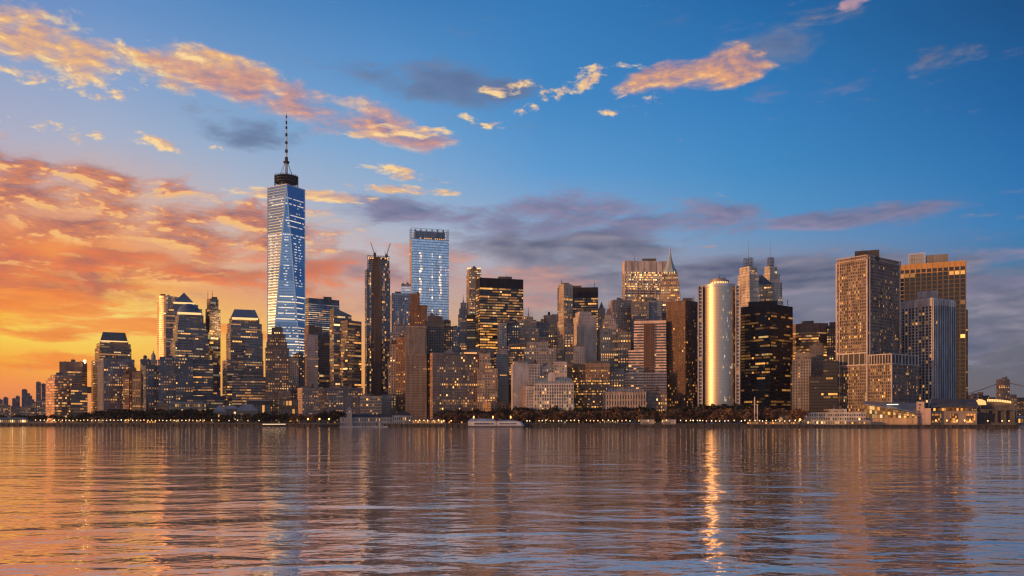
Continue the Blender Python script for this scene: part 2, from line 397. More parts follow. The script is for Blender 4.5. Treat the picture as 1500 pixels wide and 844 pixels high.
B('curved_glass_tower', 'curved ribbed glass tower glowing orange behind the pyramid-topped tower', 'office tower', 1560, [(230, 262, 434)], 'ribbon', yb=535, wall=(.42, .30, .22), glass='copper', bay=5, fh=.5, sp=.5, rowp=(.0, .05, .15), rows=0, top=2, poly={0: arc_poly(230, 262, 16)}, metal=.5, rough=.35)
B('pyramid_tower', 'tower with a blue-grey pyramid roof behind the domed tower', 'office tower', 1440,
  [(243, 298, 461), (247, 296, 452), (250.5, 290, 446)], 'ribbon', yb=535, wall=(.22, .17, .14), bay=2.8, lit=.35, rows=.25, warm=0, top=1, step=3,
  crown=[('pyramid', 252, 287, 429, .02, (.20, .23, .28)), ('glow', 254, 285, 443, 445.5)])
B('domed_tower', 'grey stepped tower capped by a shallow copper-blue dome', 'office tower', 1330,
  [(250, 306, 500, 257), (253.5, 304.5, 482, 260), (254.5, 302, 471, 260.5), (257, 298, 461, 262)], 'ribbon', yb=585, wall=(.20, .175, .165), glass='steel', bay=2.4, fh=.5, fw=.8, lit=.36, rows=.1, warm=0, top=1, step=2, lk=1.15,
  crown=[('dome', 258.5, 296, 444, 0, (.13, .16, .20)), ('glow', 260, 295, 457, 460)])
B('podium_block', 'broad block with gold ribbon windows at the foot of the domed tower', 'office block', 1250, [(272, 317, 577), (271, 312, 528)], 'ribbon', yb=600, wall=(.10, .095, .10), lit=.5, rows=.3, warm=.25, step=0.5, mech=[(290, 300, 525)])
B('podium_block', 'low dark glass podium between the domed tower and the mansard tower', 'office block', 1215, [(274, 329, 581)], 'ribbon', yb=610, wall=(.06, .065, .08), lit=.18, glass='dark')
B('glass_tower', 'slim glass tower with an orange left edge and two roof masts', 'office tower', 1480, [(301, 323, 452, 307), (303, 320, 438, 308)], 'curtain', yb=600, wall=(.26, .17, .12), glass='steel', lit=.2, bay=2.5, step=.8, top=4, ant=[(304.5, 425), (311, 424)], rot=1.0)
B('mansard_tower', 'grey tower with a flat-topped blue mansard and a glowing cornice', 'office tower', 1300,
  [(326, 386, 527, 333), (331.5, 385, 486, 338), (333, 383.5, 472, 338.5), (336, 380, 464.5, 340)], 'ribbon', yb=592, wall=(.21, .18, .165), glass='steel', bay=2.4, fh=.5, fw=.75, lit=.38, rows=.1, warm=.05, top=1, step=2, lk=1.1,
  crown=[('mansard', 338, 379, 454, .74, (.17, .21, .26)), ('glow', 340, 378, 464.6, 467.5)])
B('annex_block', 'dark low annex with amber windows below the mansard tower', 'office block', 1235, [(340, 389, 552), (348, 386, 548)], 'ribbon', yb=600, wall=(.07, .065, .07), lit=.3, rows=.2, warm=.3, step=.5)
B('brick_apartment_tower', 'brown brick apartment tower with stepped corners and a dark penthouse', 'apartment tower', 1215,
  [(389, 423, 510), (390.5, 420.5, 501), (392, 418, 489.5), (398, 414, 481)], 'brick', yb=605, wall=(.15, .095, .07), lit=.38, warm=.15, rows=.03, top=1.2, step=1.5, lk=1.3, tank=0)
B('slim_apartment_block', 'cream block with vertical window strips left of a dark narrow one', 'apartment block', 1270, [(420, 437, 525)], 'pale', yb=572, wall=(.38, .29, .22), bay=2.8, lit=.15, D=18)
B('dark_apartment_block', 'narrow dark block with a few amber windows and a stepped roof behind the cream one', 'apartment block', 1295, [(425, 446, 523), (430, 444, 519)], 'stone', yb=575, wall=(.07, .07, .085), lit=.25, step=1)
B('school_block', 'low brown block with amber lit openings in front of the brick apartment tower', 'building', 1165, [(408, 426, 574)], 'pale', yb=606, wall=(.22, .15, .11), lit=.4, bay=5, fw=.8, D=20)
B('low_block', 'low dark brown block left of the tan lowrise with punched windows', 'building', 1180, [(416, 442, 587), (424, 440, 572)], 'brick', yb=606, wall=(.10, .06, .045), lit=.35, bay=4, step=1)
B('striped_glass_tower', 'broad dark-striped glass tower behind the giant tapered tower', 'office tower', 1640, [(446, 497, 437, 452)], 'ribbon', yb=505, wall=(.12, .13, .15), glass='silver', bay=3, fh=.45, sp=.25, lit=.5, rowp=(.4, .8, .95), warm=-.25, top=9, lk=1.0, rot=1.2)
B('notched_tower', 'brown-topped tower with an orange left side beside the striped glass tower', 'office tower', 1440, [(446, 472, 478.5, 452)], 'ribbon', rowp=(.0, .1, .2), yb=575, wall=(.15, .10, .08), lit=.08, glass='steel', top=22, rot=1.15)
B('pink_sided_tower', 'dark glass tower with a rosy ribbed left wing', 'apartment tower', 1360, [(450, 466, 491), ], 'ribbon', yb=572, wall=(.46, .30, .25), glass='rose', bay=4, fh=.5, rowp=(.0, .08), top=1, D=18)
B('dark_glass_tower', 'dark glass tower with a white corner line right of the rosy wing', 'apartment tower', 1368, [(464, 486, 489, 467.5)], 'curtain', yb=572, wall=(.10, .11, .13), glass='steel', lit=.12, top=2, rot=1.1)
r, fr, lst = B('slant_roof_tower', 'dark glass apartment tower with a slanting roof and an orange left edge', 'apartment tower', 1275, [(483, 515, 461, 489)], 'curtain', yb=604, wall=(.14, .13, .14), glass='steel', lit=.26, warm=.1, bay=2.6, rot=1.25, top=1, fh=.62, lk=1.3, clutter=False, parapet=False)
m = MB(); pl, z1, s = lst; zt = fr.z(450.5, 0)
m.v += [(p[0], p[1], z1-.1) for p in pl]+[(pl[0][0], pl[0][1], zt-1), (pl[1][0], pl[1][1], zt), (pl[2][0], pl[2][1], z1+.4), (pl[3][0], pl[3][1], z1+.3)]
for f in ((0, 1, 5, 4), (1, 2, 6, 5), (2, 3, 7, 6), (3, 0, 4, 7), (4, 5, 6, 7)): m.f.append(f); m.c.append((0, 0, 0, .5))
m.build('slanted_screen', glass_mat('steel'), r)
B('glass_apartment_tower', 'brownish glass apartment tower joined to the right of the slanting roof', 'apartment tower', 1268, [(495, 529.5, 470, 509)], 'curtain', yb=604, wall=(.15, .12, .11), glass='steel', lit=.33, warm=.25, bay=2.6, rot=.9, fh=.6, top=2, lk=1.3)
B('tan_hotel_block', 'tan lowrise with a dense grid of small punched windows', 'building', 1150, [(436, 478.5, 569, 443)], 'stone', yb=608, wall=(.36, .25, .18), bay=2.3, floor=3., fw=.5, fh=.5, lit=.3, warm=.2, lk=.8, rot=1.2, mech=[(442, 458, 566)])
B('dark_apartment_block', 'dark lowrise with square amber windows at the foot of the slanting-roof tower', 'apartment block', 1160, [(478, 531, 569)], 'stone', yb=606, wall=(.105, .10, .11), glass='steel', bay=3.2, floor=3.3, lit=.3, warm=.3)
# ------------------------------------------------------------------ centre left
def strip_fn(i, j, f):
    return .5 if f == 2 and .5 < i else .22
r, fr, lst = B('unfinished_tower', 'tall unfinished tower with an open crown and a brown hoist strip down its front', 'tower', 1340,
  [(534.5, 571.5, 394, 537.5), (538, 570.5, 380, 540)], 'curtain', yb=590, wall=(.20, .18, .17), glass='steel', bay=2.2, fh=.75, lit=.22, warm=.15, top=1, step=1, lk=.85, clutter=False,
  fn=lambda i, j, f: .95 if .09 < i < .17 else (.02 if .33 < i < .63 else (.5 if .68 < i < .86 else .14)), parapet=False)
m = MB(); xa, xb = fr.x(547.5), fr.x(557.5)
zt = fr.z(376)
for i in range(4): m.tube((xa+(xb-xa)*i/3, -1.6, 0), (xa+(xb-xa)*i/3, -1.6, zt), .35, k=4)
z = fr.z(590)
while z < zt: m.box(xa, xb, -1.7, -1.1, z, z+.5); z += 4
m.box(xa+.3, xb-.3, -1., -.3, 0, zt)
m.build('hoist_shaft', wall_mat((.20, .125, .08), .8), r)
m = MB(); z0 = lst[1]; zt = fr.z(374); xa, xb = fr.x(538), fr.x(570.5)
for i in range(9):
    for t in (1.5, 22): m.tube((xa+.5+(xb-xa-1)*i/8, t, z0-.2), (xa+.5+(xb-xa-1)*i/8, t, zt), .4, k=4)
m.box(xa, xb, 1.1, 2., zt-.9, zt+.1); m.box(xa, xb, 21.5, 22.4, zt-.9, zt+.1); m.box(xa+3, xb-3, 6, 18, z0, zt-1.5)
m.build('open_crown', wall_mat((.10, .08, .07), .8), r)
m = MB()
for i in range(10):
    if random.random() < .7: m.box(xa+1.5+(xb-xa-4)*i/9.5, xa+3+(xb-xa-4)*i/9.5, .9, 1.05, z0+1, z0+3.2)
m.build('work_lights', emit_mat(AMBER, 1.6), r)
for (b0, t0, lab, ln) in (((549, 372), (542.5, 354), 'left of two derrick cranes, its jib leaning left, on top of the unfinished tower', 1), ((566, 374), (572, 355), 'right of two derrick cranes, its jib leaning right, on top of the unfinished tower', 1)):
    g = empty('derrick_crane', lab, 'crane', Frame(b0[0], 1350), 'derrick cranes on the unfinished tower'); f2 = Frame(b0[0], 1350)
    zb_ = z0; zt_ = f2.z(b0[1]); g.location.z += zb_; h = zt_-zb_
    m = MB(); m.box(-1.2, 1.2, 3, 5.4, -.2, h); m.box(-2.2, 2.2, 2.5, 6, h-2, h+2.2); m.build('cab', METAL, g)
    xj, zj = f2.x(t0[0]), f2.z(t0[1])-zb_
    m = MB()
    for (ox, oy) in ((-.6, 3.6), (.6, 3.6), (0, 4.8)): m.tube((ox, oy, h), (xj+ox*.3, 4.2+(oy-4.2)*.3, zj), .28, .2, 4)
    for i in range(9):
        q0, q1 = i/9, (i+1)/9; sx = .6*(1-.7*q0); e = -1 if i % 2 else 1
        m.tube((xj*q0-sx*e, 3.7, h+(zj-h)*q0), (xj*q1+sx*e, 3.7, h+(zj-h)*q1), .14, k=4)
    m.build('jib', METAL, g)
    m = MB(); sg = 1 if xj < 0 else -1; m.tube((0, 4.2, h+2), (sg*3, 4.2, h+6), .3, k=4); m.tube((sg*3, 4.2, h+6), (xj, 4.2, zj), .1, k=4); m.build('stay_cable', METAL, g)
B('lit_pavilion_block', 'low glass block with a golden lit ground floor below the unfinished tower', 'building', 1150, [(528, 559, 581)], 'ribbon', yb=610, wall=(.26, .20, .15), glass='steel', lit=.3, rows=.1, warm=.3, fn=lambda i, j, f: .95 if j < .2 else .2, lk=1.2, top=2)
B('striped_parking_block', 'small dark block with pale floor bands right of the golden lit one', 'building', 1160, [(558, 572, 580)], 'ribbon', yb=610, wall=(.22, .21, .21), glass='black', fh=.6, rowp=(.0, .03), D=16)
# big light glass tower
def three_cols(i, j, f):
    if f == 2: return .9 if (abs(i-.22) < .022 or abs(i-.54) < .022 or abs(i-.78) < .022) and not (.33 < j < .42) and j < .9 else (.0 if .33 < j < .45 or j > .9 else .012)
    return .02
r, fr, lst = B('pale_blue_glass_tower', 'tall pale blue glass tower with three columns of lights and a latticed open crown', 'office tower', 1500, [(600, 657.5, 349, 603)], 'ribbon', yb=490, wall=(.17, .25, .35), metal=.8, rough=.25, glass='silver', bay=2.2, floor=4.6, fw=.98, fh=.72, pp=.04, sp=.2, fn=three_cols, warm=-.3, lk=1.9, top=.4, rot=1.38, clutter=False, parapet=False)
pl, z1, s = lst; zt = fr.z(333.5)
m = MB()
for (A_, B_) in ((pl[0], pl[1]), (pl[1], pl[2]), (pl[2], pl[3]), (pl[3], pl[0])):
    n = max(3, int(math.hypot(B_[0]-A_[0], B_[1]-A_[1])/4.3))
    for i in range(n+1):
        x, y = A_[0]+(B_[0]-A_[0])*i/n, A_[1]+(B_[1]-A_[1])*i/n
        m.tube((x, y, z1-.3), (x, y, zt), .24, k=4)
    for q in range(5):
        z = z1+.6+(zt-z1-.9)*q/4; m.tube((A_[0], A_[1], z), (B_[0], B_[1], z), .38, k=4)
m.build('crown_lattice', wall_mat((.30, .36, .42), .4, .4), r)
m = MB(); q = scale_poly(pl, .8); m.prism(q, z1-.2, zt-5)
for i in range(6):
    x = pl[1][0]+(pl[2][0]-pl[1][0])*(.1+.15*i); m.box(x-1.2, x+1.2, 18, 21, zt-5.1, zt+1.4)
m.build('rooftop_plant', wall_mat((.17, .22, .29), .5, .3), r)
m = MB(); A_, B_ = q[1], q[2]
for i in range(14):
    if random.random() < .8: m.obox((A_[0]+(B_[0]-A_[0])*(i+.2)/14, A_[1]+(B_[1]-A_[1])*(i+.2)/14), (A_[0]+(B_[0]-A_[0])*(i+.75)/14, A_[1]+(B_[1]-A_[1])*(i+.75)/14), .05, .3, z1+.4, z1+2.4)
m.build('plant_lights', emit_mat(AMBER, 1.5), r)
B('white_ribbed_tower', 'pale blue-white tower with vertical ribs behind the brown brick stepped tower', 'office tower', 1420, [(571, 603, 430, 574)], 'piers', yb=560, wall=(.46, .46, .48), bay=3.2, fw=.6, pp=.3, lit=.4, warm=-.1, top=2, glass='steel', fn=lambda i, j, f: (.8 if abs(i-.25) < .07 or abs(i-.62) < .06 or abs(i-.85) < .06 else .1) if j < .85 else .05)
B('small_glass_tower', 'small glass block peeping out between the ribbed tower and the pale blue tower', 'office tower', 1460, [(588, 602, 417)], 'curtain', yb=450, wall=(.2, .2, .22), glass='silver', lit=.1, D=16)
B('brick_setback_tower', 'plain brown brick tower with one setback in front of the pale blue tower', 'tower', 1310, [(600, 625.5, 447), (601, 614.5, 431)], 'brick', yb=490, wall=(.20, .095, .045), fw=.25, fh=.35, bay=4, lit=.08, warm=.2, rows=0, D=24, step=.3)
B('masonry_block', 'grey masonry block with a bluish roof left of the brown brick setback tower', 'building', 1255, [(572, 594, 487), (576, 592, 478)], 'stone', yb=560, wall=(.25, .22, .21), lit=.25, step=1.5, tank=1)
B('masonry_block', 'tall beige masonry block with setbacks at the left flank of the wrapped tower', 'building', 1200, [(569, 584, 530), (571, 583, 505)], 'stone', yb=608, wall=(.34, .25, .18), lit=.2, step=1.5, D=20)
B('masonry_slab', 'brown windowed slab immediately left of the wrapped tower', 'building', 1185, [(580, 597.5, 495, 594)], 'brick', yb=608, wall=(.20, .11, .065), lit=.14, rot=.3, D=22)
# wrapped building
r, fr, lst = B('wrapped_tower', 'broad masonry tower wrapped in tan scaffold netting', 'tower', 1120, [(594, 625, 478.5)], 'stone', yb=612, wall=(.30, .20, .13), bay=1.7, floor=2.2, fw=.7, fh=.75, glass='bronze', pp=.16, sp=.1, lit=.015, rows=0, D=40, lk=.8, top=1)
m = MB(); xa, xb = fr.x(597), fr.x(623.5)
n = 30
for i in range(n):
    a = xa+(xb-xa)*i/n; b = xa+(xb-xa)*(i+1)/n; k = -.75-.35*math.sin(i*1.9)
    for (za, zb_) in ((fr.z(520), fr.z(482)),): m.box(a+.02, b-.02, k, k+.25, za+.2*math.sin(i), zb_)
m.box(xa-.4, xb+.4, -1.2, -.35, fr.z(521), fr.z(519.5)); m.box(xa-.4, xb+.4, -1.0, -.35, fr.z(600), fr.z(599))
m.build('netting', wall_mat((.36, .25, .17), .95, 0, .4, .5), r)
B('scaffold_tower', 'dark scaffolded tower with a parapet crown behind the wrapped tower', 'tower', 1150, [(623, 651, 470), (627, 648, 464)], 'stone', yb=535, wall=(.10, .08, .075), lit=.06, rows=0, D=28, step=1, tank=1, glass='black')
B('lit_masonry_tower', 'brown masonry tower with gold windows right of the dark scaffolded tower', 'tower', 1190, [(646, 663, 478), (649, 660, 470)], 'brick', yb=530, wall=(.16, .10, .07), lit=.5, warm=.2, D=24, step=1)
r, fr, lst = B('gabled_office_block', 'broad brown masonry block with long amber window rows and gabled roofs behind the trees', 'office block', 1105, [(626, 718, 518, 634)], 'brick', yb=614, wall=(.27, .165, .11), bay=3.0, floor=3.6, fw=.55, fh=.6, lit=.22, rows=.0, warm=.3, pp=.35, D=44, lk=2.2, clutter=False,
  fn=lambda i, j, f: .96 if any(abs(j-q) < .0195 for q in (.285, .33, .60, .645, .83)) and i > .1 else (.16 if i > .1 else .05))
m = MB(); pl, z1, s = lst
def gable(m, fr, a, b, yt, yb_, t0, t1):
    xa, xb = fr.x(a), fr.x(b); xc = (xa+xb)/2; zb_, zt = fr.z(yb_), fr.z(yt)
    n = len(m.v); m.v += [(xa, t0, zb_), (xb, t0, zb_), (xc, t0, zt), (xa, t1, zb_), (xb, t1, zb_), (xc, t1, zt)]
    for f in ((0, 1, 2), (1, 4, 5, 2), (4, 3, 5), (3, 0, 2, 5), (3, 4, 1, 0)): m.f.append(tuple(n+i for i in f)); m.c.append((0, 0, 0, .5))
gable(m, fr, 646, 672, 510, 519, 4, 30); gable(m, fr, 652, 668, 512, 518, 2, 12)
m.build('gabled_roof', wall_mat((.13, .14, .16), .6), r)
m = MB(); m.box(fr.x(646.5), fr.x(671), 4.5, 29, z1-.2, fr.z(517.8)); m.box(fr.x(678), fr.x(705), 8, 28, z1-.2, fr.z(514)); m.box(fr.x(630), fr.x(642), 10, 26, z1-.2, fr.z(516.2)); m.build('penthouse', wall_mat((.22, .18, .15), .8), r)
m = MB(); m.box(fr.x(680), fr.x(699), 7.5, 7.95, fr.z(517), fr.z(515.5)); m.build('terrace_light', emit_mat(AMBER, 1.2), r)
B('masonry_block', 'paler wing with amber rows at the right end of the gabled brown block', 'office block', 1120, [(699, 729, 540), (702, 718, 519)], 'stone', yb=612, wall=(.29, .205, .15), lit=.42, warm=.2, step=2)
B('low_stone_hall', 'low blank stone hall above the trees left of the cream blank-walled block', 'building', 1095, [(706, 750, 590, 719)], 'stone', yb=608, wall=(.28, .18, .12), lit=.1, rot=1.1, bay=5, D=24)
B('flat_roof_block', 'block with a flat blue-grey roof behind the right end of the gabled block', 'building', 1165, [(683, 724, 513)], 'stone', yb=540, wall=(.20, .17, .15), roofcol=(.16, .19, .23), lit=.2, mech=[(686, 700, 509.5), (708, 720, 510)])
B('stepped_blue_tower', 'small bluish masonry tower beside the slender spired tower', 'tower', 1340, [(661, 673, 486), (663, 671, 480)], 'pale', yb=520, wall=(.26, .27, .30), lit=.15, D=18, step=1)
B('spired_tower', 'slender art deco tower with stepped top and needle spire', 'tower', 1400, [(671.5, 685.5, 461), (673, 684, 452), (675, 682.5, 443.5)], 'piers', yb=520, wall=(.30, .25, .22), lit=.22, bay=2.2, pp=.5, D=24, step=1.5, crown=('spire', 678.5, 431, 444, 1.8), top=2)
r, fr, lst = B('lit_crown_tower', 'tall gold-windowed tower with orange lamps on its open crown', 'apartment tower', 1460, [(683.5, 705, 401, 687.5), (684.5, 704.5, 394, 688)], 'stone', yb=520, wall=(.30, .22, .16), bay=2.6, fw=.6, fh=.6, lit=.72, warm=-.05, lk=1.8, D=24, step=.6, top=2.5)
m = MB(); z1 = lst[1]
for px in (685.5, 688.5, 700, 703): m.box(fr.x(px)-1, fr.x(px)+1, -.3, .8, z1-.2, z1+1.8)
m.build('crown_lamp', emit_mat(ORANGE, 3.), r)
B('black_tower', 'big black slab tower with gold window rows and a blank top band', 'office tower', 1240, [(697, 766.5, 407.5, 703)], 'black', yb=560, lit=.42, rows=.35, warm=.2, top=13, rot=1.32, bay=2.4, every=4, pp=.3, mech=[(730, 750, 405)], lk=1.35, rowp=(.35, .6, .85, .95))
B('black_lowrise_tower', 'lower black block with sparse windows tucked left of the big black slab', 'office tower', 1270, [(684, 699, 462)], 'black', yb=520, lit=.2, rows=0, top=5, D=20)
B('pale_masonry_tower', 'pale masonry block with punched windows before the black slab', 'building', 1200, [(729, 742, 474, 731.5)], 'pale', yb=545, wall=(.42, .34, .28), lit=.2, D=20)
B('dark_masonry_tower', 'dark block with white-lit windows between pale masonry and the cupola tower', 'building', 1215, [(737, 760, 473.5)], 'stone', yb=530, wall=(.085, .09, .11), lit=.3, warm=-.3, mech=[(739, 747, 468)], roofcol=(.2, .24, .28), D=24, lk=.9)
r, fr, lst = B('cupola_tower', 'stepped stone tower with a small cupola and flag mast', 'tower', 1225, [(744, 806, 493, 748), (754, 790, 480, 756), (757, 785.5, 468, 759), (765, 781, 463.5, 767)], 'stone', yb=530, wall=(.30, .22, .165), bay=2.6, lit=.25, step=3, D=38, crown=('spire', 774, 450, 464, 1.6), tank=0)
B('flat_roof_block', 'dark flat-roofed block tucked behind the right shoulder of the cupola tower', 'building', 1255, [(785, 803, 473)], 'stone', yb=500, wall=(.10, .11, .13), lit=.12, roofcol=(.2, .25, .3), D=20)
B('louvred_block', 'grey windowless-looking block with horizontal louvres left of the cream blank-walled one', 'office block', 1140, [(727, 745, 517), (731, 744, 512)], 'ribbon', yb=592, wall=(.17, .16, .165), glass='dark', fh=.4, floor=2.6, lit=.01, rowp=(.0, .02), D=26, step=.5)
r, fr, lst = B('golden_window_block', 'brown block with bright gold windows under a swept dark roof', 'office block', 1165, [(746, 770, 505)], 'brick', yb=545, wall=(.15, .09, .06), lit=.9, rows=.4, warm=.2, lk=2., D=26, clutter=False, bay=2.6, fw=.7)
m = MB(); z1 = lst[1]
m.v += [(fr.x(741), -1.5, z1-4), (fr.x(771), -1.5, z1+1.5), (fr.x(771), 26, z1+3), (fr.x(741), 26, z1-3), (fr.x(741), -1.5, z1-2.8), (fr.x(756), -1.5, z1+1.2), (fr.x(771), -1.5, z1+3.6), (fr.x(771), 26, z1+5), (fr.x(756), 26, z1+3), (fr.x(741), 26, z1-1.5)]
for f in ((0, 1, 6, 5, 4), (1, 2, 7, 6), (4, 5, 8, 9), (5, 6, 7, 8), (0, 4, 9, 3)): m.f.append(f); m.c.append((0, 0, 0, .5))
m.build('swept_roof', wall_mat((.10, .11, .13), .6), r)
B('jumbled_roof_block', 'block with a cluttered blue-grey roof below the cupola tower', 'building', 1150, [(768, 815, 510), (772, 803, 502)], 'stone', yb=550, wall=(.22, .20, .19), roofcol=(.17, .20, .24), lit=.3, warm=.1, step=3, tank=2, mech=[(776, 786, 498), (790, 799, 499)])
# ------------------------------------------------------------------ centre
B('cream_block', 'cream block with a pale ribbed blank front wall', 'building', 1080, [(749, 775, 534, 751), (751, 773, 531, 753)], 'pale', yb=606, wall=(.46, .38, .31), bay=1.4, fw=.3, fh=.9, floor=5, lit=0, rows=0, sp=.02, pp=.1, glass='rose', D=22, step=.5)
B('cream_annex', 'narrow grey annex with a window column right of the cream ribbed block', 'building', 1084, [(774.5, 791, 534)], 'stone', yb=560, wall=(.27, .24, .22), lit=.25, D=20, roofcol=(.19, .22, .25), tank=1)
r, fr, lst = B('mansard_hotel', 'pale ornate block with a rounded blue-green mansard roof and arched dormer', 'hotel', 1060, [(783, 840, 562)], 'pale', yb=610, wall=(.50, .42, .35), bay=3.1, floor=4.4, fw=.58, fh=.7, pp=.5, sp=.3, lit=.32, warm=.0, D=34, clutter=False, crown=[('none',)], top=1.2,
  fn=lambda i, j, f: .6 if .15 < j < .5 else .25)
pl, z1, s = lst; m = MB(); prev = None
for q in range(7):
    ang = q/6*PI/2; ins = 7*(1-math.cos(ang)); zz = z1+(fr.z(553)-z1)*math.sin(ang)
    ring = [(pl[0][0]+ins, ins*.8), (pl[1][0]-ins, ins*.8), (pl[1][0]-ins, 34-ins*.8), (pl[0][0]+ins, 34-ins*.8)]
    if prev: m.frust(prev[0], prev[1], ring, zz, top=(q == 6), bot=False)
    prev = (ring, zz)
roof = m.build('mansard_roof', wall_mat((.17, .23, .26), .6, 0, .25), r)
for i in range(13):
    x = pl[0][0]+5+(pl[1][0]-pl[0][0]-10)*i/12; g = MB(); g.box(x-.9, x+.9, -.2, 4, z1+.5, z1+3.2); g.cyl(x, 1.9, 1.1, .1, z1+3.2, z1+4.4, 6); g.build('dormer', wall_mat((.40, .36, .32), .7), r)
m = MB(); xc = fr.x(808)
m.box(xc-5, xc+5, .5, 8, z1, fr.z(551))
arc = [(xc+5.4*math.cos(a), fr.z(551)+5.2*math.sin(a)) for a in [PI*i/10 for i in range(11)]]
n = len(m.v)
m.v += [(p[0], .5, p[1]) for p in arc]+[(p[0], 8, p[1]) for p in arc]; m.f.append(tuple(n+i for i in reversed(range(11)))); m.c.append((0, 0, 0, .5))
for i in range(10): m.f.append((n+i, n+i+1, n+12+i, n+11+i)); m.c.append((0, 0, 0, .5))
m.build('arched_gable', wall_mat((.48, .41, .36), .7), r)
B('hotel_wing', 'plain pale pilastered wing at the left end of the ornate mansard block', 'hotel wing', 1066, [(771, 784.5, 567)], 'piers', yb=610, wall=(.48, .40, .33), bay=2.4, pp=.5, lit=.04, rows=0, D=28, top=3, roofcol=(.17, .22, .25))
B('small_stone_house', 'small pale block with one lit window above the left end of the mansard roof', 'building', 1090, [(790, 797, 545), (791, 803.5, 537)], 'pale', yb=565, wall=(.34, .28, .25), lit=.3, D=14, step=.3, bay=3)
B('small_stone_house', 'small grey block with a dark flat roof above the right end of the mansard roof', 'building', 1092, [(812, 830.5, 531)], 'pale', yb=560, wall=(.36, .30, .27), lit=.3, D=18, mech=[(814, 822, 528), (823, 829, 528.5)], bay=3.5, rows=0)
B('orange_lit_slab', 'slab with its right part glowing orange between the cupola tower and the slender stone tower', 'apartment block', 1290, [(797, 819, 462.5)], 'stone', yb=520, wall=(.33, .24, .18), lit=.6, warm=.15, D=24, mech=[(808, 817, 460.5)], lk=1.3)
B('slender_stone_tower', 'slender pale stone tower with a flat top left of the black flat box', 'tower', 1230, [(817, 839.5, 470, 826), (818.5, 838.5, 416.5, 826)], 'piers', yb=540, wall=(.40, .31, .23), bay=2.6, fw=.45, lit=.35, warm=.05, pp=.5, step=.4, rot=.95, mech=[(822, 834, 414.5)], lk=1.2)
B('black_box_tower', 'black flat-topped tower with gold rows behind the slender stone tower', 'office tower', 1330, [(817, 876, 422)], 'black', yb=500, rowp=(.5, .8, .95), lit=.45, rows=.4, warm=.2, top=15, bay=2.6, D=36)
B('pale_blank_tower', 'pale tower with a sloped flat roof and a tan blank front wall', 'tower', 1190, [(838, 874, 473, 847), (840, 873, 463, 848), (843, 866, 457.5, 849)], 'pale', yb=545, wall=(.40, .32, .26), bay=3.2, fw=.3, fh=.35, lit=.05, rows=0, step=2.5, roofcol=(.2, .22, .25), D=34,
  fn=lambda i, j, f: .4 if f == 1 else .03)
B('dark_slim_block', 'slim dark block with a few gold windows in front of the slender stone tower', 'building', 1165, [(827, 840, 475)], 'stone', yb=520, wall=(.10, .10, .11), lit=.4, warm=.1, D=16, bay=4, fw=.6, roofcol=(.2, .23, .27))
B('small_roof_block', 'small grey block with piers and a dark roof below the tan blank wall', 'building', 1140, [(841, 857, 509)], 'piers', yb=548, wall=(.27, .24, .23), lit=.15, D=16, roofcol=(.14, .16, .19), mech=[(845, 852, 505)])
B('dark_low_block', 'low dark block left of the small piered grey block', 'building', 1148, [(828, 844, 512)], 'stone', yb=545, wall=(.085, .085, .10), lit=.12, D=18)
B('gothic_tower', 'far gothic stone tower with a pointed dark roof', 'tower', 1480, [(872, 887, 460), (876, 886, 452)], 'piers', yb=490, wall=(.22, .19, .18), lit=.05, D=20, step=2, crown=[('pyramid', 877, 885, 443, .1, (.13, .14, .15)), ('spire', 881, 440, 444, .8)])
B('stone_pyramid_tower', 'stone tower with a stepped pyramid roof, spire and a tall colonnade', 'tower', 1200, [(875, 908, 481, 880), (879, 904, 474, 883), (882, 901, 467, 885), (886, 898, 461, 888)], 'piers', yb=550, wall=(.38, .30, .235), bay=2.9, fw=.5, pp=.6, sp=.25, lit=.25, warm=.0, step=2, D=34, top=1.2,
  crown=[('pyramid', 887, 897, 452, .3, (.28, .22, .18)), ('spire', 891.5, 439.5, 453, 1.8)])
B('grid_stone_slab', 'broad grey stone slab with a fine window grid left of the gold-lit slab', 'office tower', 1290, [(894, 925.5, 440, 897)], 'stone', yb=545, wall=(.26, .215, .185), bay=2.5, fw=.5, lit=.14, warm=.1, D=34)
B('dark_window_block', 'dark block with scattered amber windows right of the colonnaded stone tower', 'building', 1180, [(905, 924, 487)], 'stone', yb=555, wall=(.12, .115, .12), lit=.3, warm=.1, D=22, tank=1)
def gold_fn(i, j, f):
    if f != 2: return .05
    return .0 if .70 < j < .76 else (.9 if j > .93 else random.choice((.55, .8, .9)))
B('gold_lit_slab', 'broad pale slab with gold ribbon windows and a tall finned top band', 'office tower', 1420, [(912, 983, 382.5, 915.5)], 'ribbon', yb=490, wall=(.46, .37, .30), bay=2.05, every=5, fw=.82, fh=.55, pp=.9, sp=.3, glass='dark', fn=gold_fn, warm=-.05, lk=2.4, top=17, ant=[(929, 374)], D=40)
r, fr, lst = B('green_spire_tower', 'slim stone tower with a pale green copper pyramid spire', 'tower', 1330, [(966, 996, 430), (968, 995, 412), (970, 993, 401)], 'stone', yb=470, wall=(.33, .23, .16), bay=2.5, fw=.6, lit=.7, warm=.0, lk=2.0, step=1.2, D=28, top=1.2, clutter=False, crown=[('none',)])
pl, z1, s = lst; c = centre(pl); m = MB(); prev = None
for (py, w) in ((401, 11.2), (397, 10.4), (393.5, 8), (385, 4.6), (377, 2.4), (371.5, 1.4)):
    ring = [(c[0]+w*1.064*math.cos(PI/8+PI*i/4), c[1]+w*1.064*math.sin(PI/8+PI*i/4)) for i in range(8)]; z = fr.z(py, c[1])
    if prev: m.frust(prev[0], prev[1], ring, z)
    prev = (ring, z)
m.build('copper_roof', wall_mat((.36, .42, .40), .55, .1, .2), r)
